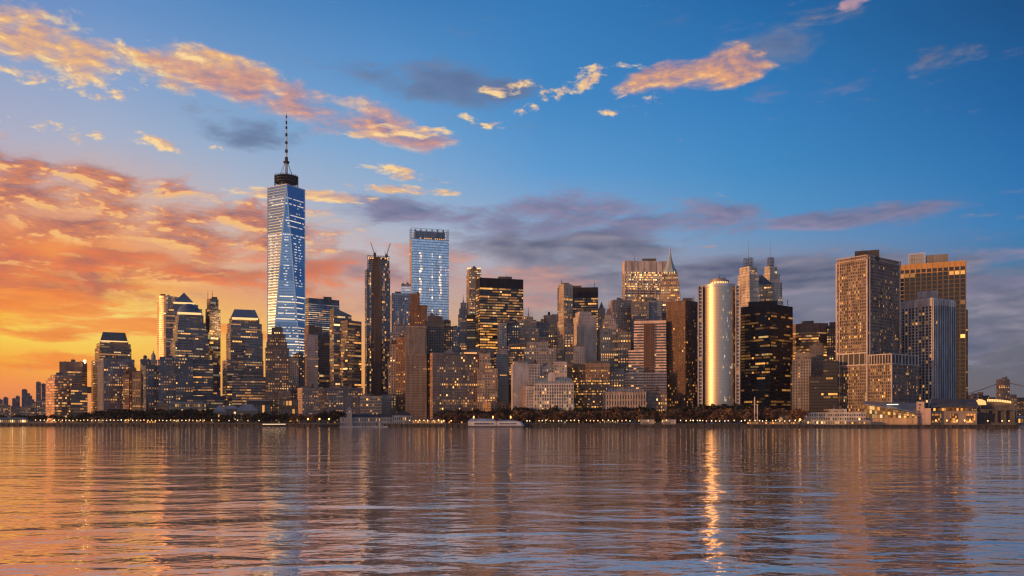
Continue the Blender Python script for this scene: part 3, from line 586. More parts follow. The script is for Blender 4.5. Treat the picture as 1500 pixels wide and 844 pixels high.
m = MB(); m.cyl(c[0], c[1], 1.3, .15, fr.z(372, c[1]), fr.z(361, c[1]), 8); m.cyl(c[0], c[1], 1.9, 1.6, fr.z(374, c[1]), fr.z(371, c[1]), 8); m.build('spire', wall_mat((.35, .42, .42), .5, .2), r)
m = MB()
for px in (974, 977, 981, 984.5, 988): m.box(fr.x(px)-.7, fr.x(px)+.7, s-.4+1.5, s+2.5, z1+.2, z1+3.2)
m.build('roof_lamp', emit_mat(PALE, 1.2), r)
B('grey_office_block', 'dark grey gridded block with a rooftop plant below the gold-lit slab', 'office tower', 1250, [(925, 950.5, 443)], 'stone', yb=485, wall=(.17, .145, .13), bay=2.4, lit=.1, mech=[(945, 956, 437)], D=26)
B('blue_grid_block', 'blue-grey gridded block between the dark grey block and the copper-spired tower', 'office tower', 1254, [(949, 970, 441)], 'stone', yb=480, wall=(.16, .19, .23), glass='steel', bay=2.2, fw=.6, lit=.06, rows=0, D=24)
B('amber_window_block', 'narrow block with two columns of amber windows at the foot of the copper-spired tower', 'office tower', 1262, [(966, 985, 462)], 'brick', yb=485, wall=(.16, .11, .08), lit=.6, warm=.1, D=18)
def peach_fn(i, j, f): return .14 if j < .3 else .05
r, fr, lst = B('peach_striped_block', 'peach-tinted striped office block with a recessed bronze centre', 'office block', 1150, [(906, 976.5, 546), (921, 976, 513), (929, 975.5, 471)], 'ribbon', yb=580, wall=(.58, .40, .30), glass='dark', bay=3.4, fh=.5, fw=.98, pp=.05, sp=.5, fn=peach_fn, warm=.1, top=2, step=.8, D=30)
m = MB(); xa, xb = fr.x(943.5), fr.x(958.5); z0 = fr.z(580); zt = fr.z(474)
m.box(xa, xb, .2, 1.2, z0, zt)
n = int((zt-z0)/3.9)
for j in range(n): m.box(xa-.2, xb+.2, -.25, .35, z0+j*(zt-z0)/n, z0+j*(zt-z0)/n+1.2)
for i in range(7): m.box(xa+(xb-xa)*i/6-.3, xa+(xb-xa)*i/6+.3, -.5, .4, z0, zt-.1)
m.build('bronze_bay', wall_mat((.20, .11, .06), .5), r)
B('bronze_grid_tower', 'dark tower with a peach-lit grid on its left face and a black right face', 'office tower', 1130, [(976, 1024, 440.5, 1004)], 'piers', yb=604, wall=(.115, .072, .055), bay=2.9, floor=3.9, fw=.55, fh=.55, pp=.35, sp=.4, glass='bronze', lit=.13, warm=.2, top=12, rot=.62,
  fn=lambda i, j, f: (.10 if j > .5 else .16) if f == 1 else (.38 if j < .4 else .16))
def ribbon_poly(a, b, n=10):
    def f(fr, s):
        xa, xb = fr.x(a, s), fr.x(b, s); w = xb-xa; k = []
        for i in range(n+1):
            q = i/n; k.append((xa+w*q, s+14*max(0, .55-q)**2/.3))
        return k+[(xb, s+34), (xa, s+36)], n
    return f
B('curved_brown_block', 'brown block with a rounded left corner and long rows of amber windows', 'office block', 1100, [(838, 893, 533)], 'ribbon', yb=606, wall=(.175, .115, .085), glass='bronze', bay=1.9, floor=3.4, fw=.6, fh=.5, pp=.12, sp=.3, top=4, warm=.35, lk=2.0, poly={0: ribbon_poly(838, 893)},
  fn=lambda i, j, f: .9 if any(abs(j-q) < .03 for q in (.13, .27, .55, .74, .97)) else .25)
B('brown_ribbon_block', 'lower brown block peeping out behind the rounded corner of the amber-row block', 'office block', 1130, [(829, 842, 535)], 'ribbon', yb=600, wall=(.16, .11, .085), glass='bronze', bay=2, lit=.4, rows=.3, warm=.35, D=20)
B('square_window_block', 'grey-brown block with two columns of square amber windows left of the peach striped block', 'office block', 1128, [(891, 914, 541)], 'brick', yb=585, wall=(.21, .165, .14), bay=3.8, fw=.5, lit=.6, warm=.1, D=22, mech=[(894, 908, 538)])
r, fr, lst = B('custom_house', 'ornate stone custom house with columns and roof statues behind the trees', 'building', 1075, [(884, 946, 574)], 'piers', yb=606, wall=(.38, .285, .21), bay=3.4, floor=7.5, fw=.5, fh=.7, pp=.9, sp=.35, lit=.03, rows=0, top=3, D=34, clutter=False, parapet=False)
z1 = lst[1]; m = MB(); xa, xb = fr.x(886), fr.x(944)
m.frust([(xa, 3), (xb, 3), (xb, 31), (xa, 31)], z1, [(xa+4, 8), (xb-4, 8), (xb-4, 26), (xa+4, 26)], fr.z(569)); m.build('attic_roof', wall_mat((.22, .22, .23), .7), r)
for i in range(14):
    g = MB(); x = xa+(xb-xa)*(i+.5)/14; g.box(x-.6, x+.6, .2, 1.4, z1-.1, z1+1.2); g.cyl(x, .8, .55, .35, z1+1.2, z1+2.8, 7); g.cyl(x, .8, .35, .25, z1+2.8, z1+3.4, 7); g.build('roof_statue', wall_mat((.36, .29, .23), .8), r)
B('side_hall', 'low dark hall with amber windows adjoining the ornate custom house', 'building', 1082, [(945, 977, 574)], 'brick', yb=606, wall=(.17, .13, .115), bay=2.8, floor=5, lit=.5, warm=.2, D=26, fn=lambda i, j, f: .8 if i > .45 else .05)
# twin towers with joined centre
for (a, lab, ts, an) in (('left', 'pale stone twin tower nearer the curved silver tower, with a latticed crown', [(1080.5, 1113, 425, 1098), (1081, 1111.5, 401, 1097.5), (1083.5, 1109, 390, 1097)], (1094, 350)),
                         ('right', 'farther of the two pale stone towers with latticed crowns', [(1117, 1147, 440, 1128), (1118, 1145.5, 412, 1128), (1119, 1142, 400, 1127), (1120, 1138, 390, 1127)], (1132, 350))):
    r, fr, lst = B('lattice_crown_tower', lab, 'office tower', 1290 if a == 'left' else 1345, ts, 'piers', yb=480, wall=(.52, .43, .34), bay=2.8, fw=.45, pp=.5, lit=.22, warm=.05, top=1.5, step=.8, rot=.8, clutter=False, crown=[('none',)], lk=1.2)
    pl, z1, s = lst; q = scale_poly(pl, .55); m = MB(); zt = fr.z(377, 8)
    for (A_, B_) in ((q[0], q[1]), (q[1], q[2]), (q[2], q[3]), (q[3], q[0])):
        for i in range(3):
            x0, y0 = A_[0]+(B_[0]-A_[0])*i/3, A_[1]+(B_[1]-A_[1])*i/3; x1, y1 = A_[0]+(B_[0]-A_[0])*(i+1)/3, A_[1]+(B_[1]-A_[1])*(i+1)/3
            m.tube((x0, y0, z1-.2), (x0, y0, zt), .35, k=4); m.tube((x0, y0, z1), (x1, y1, (z1+zt)/2), .22, k=4); m.tube((x1, y1, (z1+zt)/2), (x0, y0, zt), .22, k=4)
        for z in (z1+2, (z1+zt)/2, zt-.4): m.tube((*A_, z), (*B_, z), .35, k=4)
    m.build('crown_lattice', wall_mat((.14, .14, .16), .5, .3), r)
    m = MB(); c = centre(q); m.tube((*c, z1), (*c, fr.z(an[1], 8)), .28, .1); m.build('antenna', METAL, r)
r, fr, lst = B('hip_roof_link', 'middle block with a dark sloping roof joining the twin latticed towers', 'office tower', 1320, [(1107, 1132, 417)], 'stone', yb=470, wall=(.34, .26, .19), bay=2.6, fw=.7, lit=.6, rows=.3, warm=.1, lk=1.3, D=22, clutter=False, crown=[('none',)])
m = MB(); z1 = lst[1]; zt = fr.z(401)
m.v += [(fr.x(1106), 0, z1-.1), (fr.x(1132.5), 0, z1-.1), (fr.x(1132.5), 20, z1-.1), (fr.x(1106), 20, z1-.1), (fr.x(1107), 8, zt), (fr.x(1116), 8, zt-.5)]
for f in ((0, 1, 5, 4), (1, 2, 5), (2, 3, 4, 5), (3, 0, 4)): m.f.append(f); m.c.append((0, 0, 0, .5))
m.build('hipped_roof', wall_mat((.085, .10, .13), .5), r)
B('black_corner_tower', 'black glass tower seen on its corner right of the curved silver tower', 'office tower', 1075, [(1085.5, 1161, 446, 1128)], 'black', yb=606, rowp=(.1, .2, .35, .55), wall=(.03, .025, .024), bay=2.5, lit=.2, rows=.08, warm=.2, top=9, rot=.6, mech=[(1096, 1139, 441)], mechcol=(.03, .03, .035), pp=.3, every=3, lk=.75)
B('octagon_block', 'brown eight-sided block with gold window rows and a dark rooftop box', 'office block', 1200, [(1161, 1213, 474.5)], 'ribbon', yb=520, wall=(.18, .115, .085), glass='bronze', lit=.55, rowp=(.5, .8, .95), warm=.15, lk=1.3, top=11, bay=2.2, mech=[(1174, 1192, 470)],
  poly={0: lambda fr, s: ([(fr.x(1161, 8), 8), (fr.x(1174, 0), 0), (fr.x(1199, 0), 0), (fr.x(1213, 8), 8), (fr.x(1213, 8), 30), (fr.x(1161, 8), 30)], 3)})
B('dark_slim_tower', 'slim dark tower with gold windows touching the broad gridded tower', 'office tower', 1190, [(1211, 1228, 478)], 'brick', yb=600, wall=(.10, .08, .075), lit=.35, warm=.2, D=26, mech=[(1215, 1226, 472)])
B('beige_blank_block', 'beige block with a blank right wall right of the black corner tower', 'building', 1080, [(1161, 1188, 527), (1165, 1187, 518)], 'stone', yb=608, wall=(.19, .155, .13), bay=3, lit=.08, rows=0, roofcol=(.2, .24, .29), D=22, step=1,
  fn=lambda i, j, f: .7 if .3 < i < .5 else .0)
B('black_narrow_block', 'narrow black block with short amber rows below the black corner tower', 'building', 1072, [(1158, 1171, 534)], 'black', yb=606, lit=.7, warm=.2, top=1, D=16, fw=.9)
B('dark_stone_block', 'dark block with a flat blue roof behind the beige blank-walled one', 'building', 1110, [(1186, 1206, 507)], 'stone', yb=560, wall=(.12, .105, .10), lit=.06, rows=0, roofcol=(.22, .27, .32), D=24, mech=[(1191, 1205, 503)])
B('dark_lowrise_block', 'dark lowrise with amber rows left of the broad gridded tower', 'office block', 1065, [(1186, 1227, 551), (1206, 1227, 530)], 'black', yb=608, wall=(.035, .03, .03), glass='black', lit=.22, rows=.15, warm=.3, top=1, step=.5, D=26)
# ------------------------------------------------------------------ right cluster
GRID = dict(wall=(.19, .145, .12), bay=2.4, floor=3.9, fw=.62, fh=.62, pp=.6, sp=.5, glass='black', warm=.3)
r, fr, lst = B('gridded_tower', 'broad gridded tower with a projecting flat cap and pale corner lines', 'office tower', 1045, [(1225.5, 1318, 379, 1270)], 'stone', yb=606, lit=.4, rows=0, lk=1.3, top=2, rot=.52, clutter=False, parapet=False, mech=[(1252, 1288, 367)], ant=[(1263, 361)], mechcol=(.06, .06, .07), **GRID,
  fn=lambda i, j, f: .5 if f == 1 else (.22 if j < .85 else .12))
pl, z1, s = lst; m = MB()
for (A_, B_, k) in ((pl[0], pl[1], 1), (pl[1], pl[2], 2)):
    m.obox(A_, B_, -.5, 1.6, z1-.6-.003*k, z1+.5-.003*k); m.obox(A_, B_, -.4, 1.5, z1+3.6-.003*k, z1+4.8-.004*k)
    n = 16
    for i in range(n+1):
        q = (A_[0]+(B_[0]-A_[0])*i/n, A_[1]+(B_[1]-A_[1])*i/n); q2 = (A_[0]+(B_[0]-A_[0])*(i+.12)/n, A_[1]+(B_[1]-A_[1])*(i+.12)/n)
        m.obox(q, q2, -.3, 1.2, z1+.2, z1+3.9)
m.prism(scale_poly(pl, .93), z1, z1+4.3)
m.build('cap', wall_mat((.42, .33, .27), .6), r)
m = MB(); wm = wall_mat((.56, .47, .42), .6)
za, zb_ = fr.z(534), fr.z(517)
for q in (pl[0], pl[1], pl[2]): m.cyl(q[0], q[1]-.1, 1.1, 1.1, 0, z1-.5, 6)
m.cyl(pl[1][0]+3.2, pl[1][1]+1.6, .6, .6, 0, z1-.5, 6); m.cyl(pl[0][0]+3.6, pl[0][1]-2.9, .7, .7, 0, z1-.5, 6)
m.build('corner_line', wm, r)
m = MB(); m.obox(pl[0], pl[1], -.2, .75, za, zb_); m.build('plant_band', wall_mat((.05, .045, .045), .6), r)
m = MB(); m.obox(pl[0], pl[1], -.2, 1.35, za-.9, za+.5); m.obox(pl[0], pl[1], -.2, 1.35, zb_-.5, zb_+.9)
for i in range(6):
    q = .04+.9*i/5; m.obox((pl[0][0]+(pl[1][0]-pl[0][0])*q, pl[0][1]+(pl[1][1]-pl[0][1])*q), (pl[0][0]+(pl[1][0]-pl[0][0])*(q+.02), pl[0][1]+(pl[1][1]-pl[0][1])*(q+.02)), -.1, 1.2, za, zb_)
m.build('plant_band_frame', wm, r)
r, fr, lst = B('gridded_annex', 'lower gridded annex with a dark plant band at the foot of the broad gridded tower', 'office block', 1020, [(1272.5, 1346, 533, 1306)], 'stone', yb=606, lit=.4, rows=0, lk=1.3, top=1, rot=.52, clutter=False, parapet=False, D=30, **GRID, fn=lambda i, j, f: .5 if f == 1 else .25)
pl, z1, s = lst; zt = fr.z(518); m = MB(); q = scale_poly(pl, .95); m.prism(q, z1-.2, zt-.8); m.build('plant_band', wall_mat((.045, .045, .055), .5), r)
m = MB()
for (A_, B_) in ((pl[0], pl[1]), (pl[1], pl[2])):
    m.obox(A_, B_, -.4, .9, z1-.4, z1+.6); m.obox(A_, B_, -.9, .5, zt-.9, zt+.1)
    for i in range(9):
        w = i/8; m.obox((A_[0]+(B_[0]-A_[0])*w*.97, A_[1]+(B_[1]-A_[1])*w*.97), (A_[0]+(B_[0]-A_[0])*(w*.97+.02), A_[1]+(B_[1]-A_[1])*(w*.97+.02)), -.6, .3, z1+.2, zt-.5)
m.build('plant_band_frame', wm, r)
m = MB(); m.cyl(pl[1][0], pl[1][1]-.1, .9, .9, 0, z1-.3, 6); m.build('corner_line', wm, r)
r, fr, lst = B('bronze_slab', 'broad bronze slab with wide window bays and a white lattice on its roof', 'office tower', 1130, [(1317, 1414.5, 386)], 'ribbon', yb=600, wall=(.44, .235, .075), glass='black', bay=6.4, floor=5.6, fw=.80, fh=.84, pp=.6, sp=.12, lit=.10, rowp=(0., .0, .03, .12), rows=0, warm=.3, top=6, D=40, mech=[(1356, 1389, 373.5)], mechcol=(.22, .21, .21), lk=1.4, var=.15, metal=.25, rough=.5)
m = MB(); t = 12; xa, xb = fr.x(1330.5, t), fr.x(1355, t); za, zb_ = lst[1], fr.z(369, t)
for i in range(8):
    x = xa+(xb-xa)*i/7
    for tt in (t, t+10): m.tube((x, tt, za-.1), (x, tt, zb_), .3, k=4)
    if i < 7:
        for q in range(3):
            z = za+(zb_-za)*q/3; z2 = za+(zb_-za)*(q+1)/3; m.tube((x, t, z), (xa+(xb-xa)*(i+1)/7, t, z2), .2, k=4); m.tube((xa+(xb-xa)*(i+1)/7, t, z), (x, t, z2), .2, k=4)
for q in range(4):
    z = za+(zb_-za)*q/3
    for tt in (t, t+10): m.tube((xa, tt, z), (xb, tt, z), .3, k=4)
m.build('roof_lattice', WHITEM, r)
m = MB(); m.box(xa+1.5, xb-1.5, t+2.5, t+8, za-.2, zb_-1.5); m.build('cooling_tower', wall_mat((.32, .33, .35), .7), r)
B('dark_edge_tower', 'thin dark tower edge showing right of the bronze slab', 'office tower', 1260, [(1395, 1417.5, 455)], 'black', yb=595, lit=.1, top=4, D=20)
r, fr, lst = B('finned_tower', 'grey tower with white vertical fins seen on its corner before the bronze slab', 'office tower', 1075, [(1321, 1398.5, 437, 1366)], 'piers', yb=604, wall=(.40, .37, .35), glass='black', bay=4.7, fw=.68, fh=.75, pp=1.4, sp=.1, lit=.10, rows=0, warm=.25, rot=.55, top=9, mech=[(1344, 1374, 426)], mechcol=(.40, .38, .38), clutter=False,
  fn=lambda i, j, f: .13 if f == 1 else .01)
pl = lst[0]; m = MB(); A_, B_ = pl[1], pl[2]; n = 26
A2 = (A_[0]+(B_[0]-A_[0])*.2, A_[1]+(B_[1]-A_[1])*.2)
m.obox(A2, B_, .85, 1.1, fr.z(606), lst[1]-8)
for i in range(n+1):
    q = (A2[0]+(B_[0]-A2[0])*i/n, A2[1]+(B_[1]-A2[1])*i/n); q2 = (A2[0]+(B_[0]-A2[0])*(i+.3)/n, A2[1]+(B_[1]-A2[1])*(i+.3)/n); m.obox(q, q2, 1.0, 1.4, fr.z(606), lst[1]-8.1)
z = fr.z(606)
while z < lst[1]-10: m.obox(A2, B_, 1.0, 1.22, z, z+.5); z += 3.8
m.build('screen_wall', wall_mat((.13, .145, .17), .45, .3), r)
B('low_grey_terminal', 'long low grey terminal with lit windows in front of the gridded tower', 'terminal', 1004, [(1172, 1268, 604), (1214, 1240, 600.5)], 'pale', yb=625, wall=(.32, .30, .28), bay=2.6, floor=4, fw=.6, fh=.55, lit=.55, warm=.1, step=3, top=1, D=26, lk=1.3, mech=[(1220, 1236, 598.5)], fn=lambda i, j, f: .8 if j < .3 and .05 < i < .75 else .3)
B('far_apartment_tower', 'lone apartment tower beyond the bridge at the right edge', 'apartment tower', 2000, [(1459.5, 1479, 557.5), (1460, 1478.5, 556)], 'brick', yb=600, wall=(.13, .105, .10), bay=4.5, fw=.45, lit=.25, D=24, step=.3, mech=[(1467, 1475, 553)], clutter=False)
far2 = [(1414, 1422, 579, 'low far block with orange lights touching the bronze slab'), (1423, 1431, 577, 'low far block with warm lights under the end of the bridge cable'), (1432, 1440, 575, 'square far block with warm lights under the bridge cable'), (1440.5, 1449, 580, 'low dim far block right of the warm-lit ones'), (1449.5, 1458, 582.5, 'low dim far block left of the lone apartment tower'),
        (1480, 1489, 578.5, 'low far block right of the lone apartment tower'), (1490, 1505, 583, 'low far block cut by the right edge of the photo')]
for k, (a, b, y, lab) in enumerate(far2):
    B('far_brick_block', lab, 'building', 1850+k*20, [(a, b, y)], 'brick', yb=608, wall=(.13, .09, .08), D=24, lit=.4, lk=1., hero=False, clutter=False, group='low blocks beyond the bridge')


WAVE = (.46, .17, .055, .85)
SUN_AZ, SUN_EL, SUN_K = -110, 6., 3.1
SKY, NISH, EXPO, DENOISE = 1.0, .004, 0., True
HAZE = 2.6e-5
# ------------------------------------------------------------------ the giant tapered tower
fr = Frame(419.5, 1560); root = empty('tapered_glass_tower', 'tallest glass tower, tapering in long triangles to a ring and a needle mast', 'skyscraper', fr)
H0, H1 = 0., fr.z(270); hb = fr.x(447); SK = (fr.z(600))
base = [(-hb, 0), (hb, 0), (hb, 2*hb), (-hb, 2*hb)]; cy = hb
topp = [(0, 0), (hb, cy), (0, 2*hb), (-hb, cy)]
TRI = []   # (bottom poly corner(s), top corner(s)) facets: upright i: base[i],base[i+1],top[i]; inverted: base[i+1], top[i], top[i+1]
def lerp(a, b, t): return (a[0]+(b[0]-a[0])*t, a[1]+(b[1]-a[1])*t)
def section(k):
    """octagon at height fraction k"""
    out = []
    for i in range(4):
        out.append(lerp(base[i], topp[i], k)); out.append(lerp(base[(i+1) % 4], topp[i], k))
    return out     # edges (0,1) front upright, (1,2) corner inverted right ...
m = MB(); K0 = max(0, SK/H1-.05)
o0, o1 = section(0.), section(1.)
for i in range(4):
    j = (i+1) % 4
    m.poly([(*base[i], 0), (*base[j], 0), (*topp[i], H1)]); m.poly([(*base[j], 0), (*topp[j], H1), (*topp[i], H1)])
m.poly([(*p, H1) for p in topp])
m.build('wall', wall_mat((.28, .36, .46), .25, .8, .1), root)
nfl = 84; gm = glass_mat('blue'); gmd = glass_mat('deep'); row_c = (0, 0, 0, .5)
for j in range(nfl):
    ka, kb = K0+(1-K0)*(j+.12)/nfl, K0+(1-K0)*(j+.86)/nfl; q = (j+.5)/nfl
    oa, ob = section(ka), section(kb); mb = MB(); ra = random.random(); row_k = random.uniform(.5, 1.1)
    for e in (7, 0, 1):
        A_, B_, A2, B2 = oa[e], oa[(e+1) % 8], ob[e], ob[(e+1) % 8]
        ln = math.hypot(B_[0]-A_[0], B_[1]-A_[1]); n = max(1, int(ln/3.2))
        if ln < 1.5: continue
        dx, dy = (B_[0]-A_[0])/ln, (B_[1]-A_[1])/ln; off = (dy*.25, -dx*.25)
        py = HY-q*(HY-270)
        py = HY-((H1*(K0+(1-K0)*q)+GZ-CAM_H)/1560*F_PX)
        for i in range(n):
            u = (i+.5)/n
            if py < 283: p = 0.
            elif py < 302: p = (.9 if .08 < u < .95 else .05) if j % 2 else .1
            elif py < 306: p = .0
            elif py < 330: p = .12 if e == 7 else ((.85 if j % 2 else .15) if e == 1 else .15)
            elif py < 343: p = .8 if j % 3 == 0 else .0
            elif py < 420: p = (.65 if abs(u-.25) < .10 or abs(u-.62) < .08 else .03) if e != 0 else (.6 if abs(u-.5) < .16 else .03)
            elif py < 427: p = .0
            elif py < 470: p = (.92 if .08 < u < .92 else .3) if (j % 2 == 0) else .12
            elif py < 478: p = .0
            else: p = .92 if j % 2 else .3
            on = random.random() < p
            kk = row_k*random.uniform(.8, 1.15)*(1.35 if py > 420 else .9); hue = (1., .70, .34) if py > 420 else (1., .82, .58)
            c = (hue[0]*kk, hue[1]*kk, hue[2]*kk, .5) if on else (0, 0, 0, .42+.16*ra)
            P4 = [lerp(A_, B_, (i+.03)/n), lerp(A_, B_, (i+.97)/n), lerp(A2, B2, (i+.97)/n), lerp(A2, B2, (i+.03)/n)]
            km = ka+(kb-ka)*.42; M4 = [lerp(P4[0], P4[3], .42), lerp(P4[1], P4[2], .42)]
            o_ = lambda p, k: (p[0]+off[0], p[1]+off[1], H1*k)
            mb.quad(o_(P4[0], ka), o_(P4[1], ka), o_(M4[1], km), o_(M4[0], km), c)
            mb.quad(o_(M4[0], km), o_(M4[1], km), o_(P4[2], kb), o_(P4[3], kb), (0, 0, 0, .42+.16*ra))
    mb.build('window_band', gmd if q > .80 or .36 < q < .42 or .60 < q < .66 else gm, root)
edge = wall_mat((.75, .75, .74), .3, .6, .05)
for (p, q) in ((base[0], topp[0]), (base[1], topp[0]), (base[1], topp[1]), (base[0], topp[3])):
    m = MB(); m.tube((*p, 0), (*q, H1), 1.15, 1.15, 4); m.build('edge_trim', edge, root)
m = MB()
for (p, q) in ((topp[3], topp[0]), (topp[0], topp[1])): m.tube((*p, H1), (*q, H1), 1.2, k=4)
m.build('parapet_trim', edge, root)
dk = wall_mat((.035, .04, .05), .5, .4)
m = MB(); r0 = fr.x(437)
for (za, zb_) in ((268.2, 266.6), (264.2, 262.6), (260.6, 259.4)): m.cyl(0, cy, r0, r0, fr.z(za, cy), fr.z(zb_, cy), 28)
m.cyl(0, cy, r0*.62, r0*.62, H1-1, fr.z(258.6, cy), 28)
for i in range(28): m.box(r0*math.cos(2*PI*i/28)-.5, r0*math.cos(2*PI*i/28)+.5, cy+r0*math.sin(2*PI*i/28)-.5, cy+r0*math.sin(2*PI*i/28)+.5, H1-1, fr.z(257.6, cy))
m.build('communication_ring', dk, root)
m = MB(); zz = [fr.z(y, cy) for y in (258, 238, 163)]
m.tube((0, cy, zz[0]-2), (0, cy, zz[1]), 3., 2.2, 8); m.tube((0, cy, zz[1]), (0, cy, zz[2]), 1.9, .35, 8); mast = m.build('mast', wall_mat((.62, .62, .62), .4, .3), root)
for k, y in enumerate((232, 221, 209, 197, 187, 179, 171)):
    g = MB(); w = 2.9-k*.28; g.cyl(0, cy, w, w, fr.z(y, cy)-(3.6 if k % 2 else 2.6), fr.z(y, cy)+2, 8); g.build('mast_collar', dk, root)
m = MB(); w = fr.x(424.5); m.cyl(0, cy, w*.8, w, fr.z(239.5, cy), fr.z(237, cy), 12); m.cyl(0, cy, w*.5, w*.5, fr.z(237, cy), fr.z(233.5, cy), 12); m.build('mast_platform', dk, root)
for i in range(6):
    a = 2*PI*i/6+.3; g = MB(); g.tube((r0*.62*math.cos(a), cy+r0*.62*math.sin(a), zz[0]-1), (2.5*math.cos(a), cy+2.5*math.sin(a), zz[1]), .42, .3, 4); g.build('stay', dk, root)

# ------------------------------------------------------------------ the curved silver tower
fr = Frame(1053, 1100); root = empty('curved_silver_tower', 'bright silver curved tower with a blazing sunset stripe and a round lit crown', 'office tower', fr)
xa, xb = fr.x(1029), fr.x(1078); w = (xb-xa)/2; xm = (xa+xb)/2; NS = 64; R_ = w*1.02; yc = R_
def arc(r, n=NS): return [(xm+r*math.sin(-1.40+2.80*i/n), yc-r*math.cos(-1.40+2.80*i/n)) for i in range(n+1)]
z0, z1 = fr.z(604), fr.z(415); nfl = 46
core = arc(R_-.35)+[(xb+6, yc+26), (xa-6, yc+26)]
m = MB(); m.prism(core, 0, z1-3); m.build('wall', wall_mat((.40, .43, .46), .35, .6, .1), root)
silver, nt, b = new_mat('silver_glass'); b.inputs['Base Color'].default_value = (.56, .50, .41, 1); b.inputs['Metallic'].default_value = .95; b.inputs['Roughness'].default_value = .47
at = nt.nodes.new('ShaderNodeAttribute'); at.attribute_name = 'lit'; nt.links.new(at.outputs['Color'], b.inputs['Emission Color']); b.inputs['Emission Strength'].default_value = 1
for j in range(nfl):
    za, zb_ = z0+(z1-4-z0)*j/nfl, z0+(z1-4-z0)*(j+.90)/nfl; pts = arc(R_); mb = MB(); n = len(pts)
    for i in range(n): mb.v.append((*pts[i], za))
    for i in range(n): mb.v.append((*pts[i], zb_))
    for i in range(n-1):
        on = random.random() < (.05 if j not in (16, 17, 27, 42) else .3) and .45 < i/n < .95
        c = lit_col(-.2, .8) if on else (0, 0, 0, random.random())
        mb.f.append((i, i+1, n+i+1, n+i)); mb.c.append(c)
    mb.use_c = True; mb.build('window_band', silver, root, True)
m = MB(); pts = arc(R_+.25); n = len(pts); m.prism(pts+[(xb+2, yc+20), (xa-2, yc+20)], z1-4, z1); m.build('parapet', wall_mat((.52, .50, .48), .4, .5, .1), root)
for (a, b_, ks) in ((1022, 1029.5, 1), (1077, 1084, 2)):
    m = MB(); x0, x1 = fr.x(a, 8), fr.x(b_, 8); zt = z1-1 if ks == 1 else z1-2
    m.box(x0+.3, x1-.3, 8.6, 30, 0, zt-.2)
    for x in (x0, x1-1.3): m.box(x, x+1.3, 7.6, 9, 0, zt)
    z = fr.z(606); q = 0
    m.build('wall', wall_mat((.05, .055, .065), .3, .3) if False else wall_mat((.50, .42, .37), .6), root)
    gl = glass_mat('dark'); fm = 4.6
    k = 0
    while z+fm < zt:
        g = MB(); g.quad((x0+1.5, 8.55, z+1.0), (x1-1.5, 8.55, z+1.0), (x1-1.5, 8.55, z+fm-.5), (x0+1.5, 8.55, z+fm-.5), lit_col(.2, .6) if random.random() < .1 else off_col()); g.build('window', gl, root)
        z += fm
c0 = (xm, yc+2)
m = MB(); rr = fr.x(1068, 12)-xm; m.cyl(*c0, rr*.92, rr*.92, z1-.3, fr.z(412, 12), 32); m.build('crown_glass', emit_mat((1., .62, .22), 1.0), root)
m = MB(); m.cyl(*c0, rr, rr, fr.z(412, 12), fr.z(409.5, 12), 32); m.cyl(*c0, rr*.75, rr*.7, fr.z(409.5, 12), fr.z(407, 12), 32); m.cyl(*c0, rr*.98, rr*.98, z1-.4, z1+.8, 32)
for i in range(20): m.box(c0[0]+rr*.93*math.cos(2*PI*i/20)-.35, c0[0]+rr*.93*math.cos(2*PI*i/20)+.35, c0[1]+rr*.93*math.sin(2*PI*i/20)-.35, c0[1]+rr*.93*math.sin(2*PI*i/20)+.35, z1, fr.z(411.5, 12))
m.build('crown_ring', wall_mat((.34, .27, .22), .5, .3), root)
m = MB(); m.tube((*c0, fr.z(407.5, 12)), (*c0, fr.z(398, 12)), .5, .15); m.tube((c0[0]-9, c0[1], fr.z(408, 12)), (c0[0]-9, c0[1], fr.z(404, 12)), .2); m.tube((c0[0]+7, c0[1], fr.z(408, 12)), (c0[0]+7, c0[1], fr.z(403.5, 12)), .2); m.cyl(*c0, 1.6, .8, fr.z(407, 12), fr.z(404.5, 12), 8); m.build('antenna', METAL, root)
ALL.append((1022, 1084, 1100, 'curved silver tower'))

# ------------------------------------------------------------------ setting: water, land, sea wall
def plane_mesh(pts, z, name, mat):
    m = MB(); m.poly([(x, y, z) for x, y in pts]); o = m.build(name, mat); tag(o, kind='structure'); return o
wm_, nt, b = new_mat('harbour_water'); N = nt.nodes; L = nt.links
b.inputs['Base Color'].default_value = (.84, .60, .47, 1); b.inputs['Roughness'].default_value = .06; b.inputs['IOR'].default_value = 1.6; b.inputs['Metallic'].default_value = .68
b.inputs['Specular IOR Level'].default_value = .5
geo = N.new('ShaderNodeNewGeometry')
def wave(sx, sy, det, rot, ro=.5, dist=.0):
    mp = N.new('ShaderNodeMapping'); mp.inputs['Scale'].default_value = (sx, sy, 1); mp.inputs['Rotation'].default_value = (0, 0, rot)
    L.new(geo.outputs['Position'], mp.inputs[0]); t = N.new('ShaderNodeTexNoise'); t.inputs['Scale'].default_value = 1; t.inputs['Detail'].default_value = det
    t.inputs['Roughness'].default_value = ro; t.inputs['Distortion'].default_value = dist; L.new(mp.outputs[0], t.inputs['Vector']); return t.outputs['Fac']
def nmath(NT, op, a, b_=None, c=None, clamp=False):
    n = NT.nodes.new('ShaderNodeMath'); n.operation = op; n.use_clamp = clamp
    for i, v in enumerate((a, b_, c)):
        if v is None: continue
        if hasattr(v, 'is_linked') or hasattr(v, 'links'): NT.links.new(v, n.inputs[i])
        else: n.inputs[i].default_value = v
    return n.outputs[0]
h1 = wave(.075, .13, 1.5, .15, .5, .3); h2 = wave(.21, .36, 2, -.2, .5, .3); h3 = wave(.7, 1.0, 2, .3); h0 = wave(.018, .042, 1.5, .08, .5, .2)
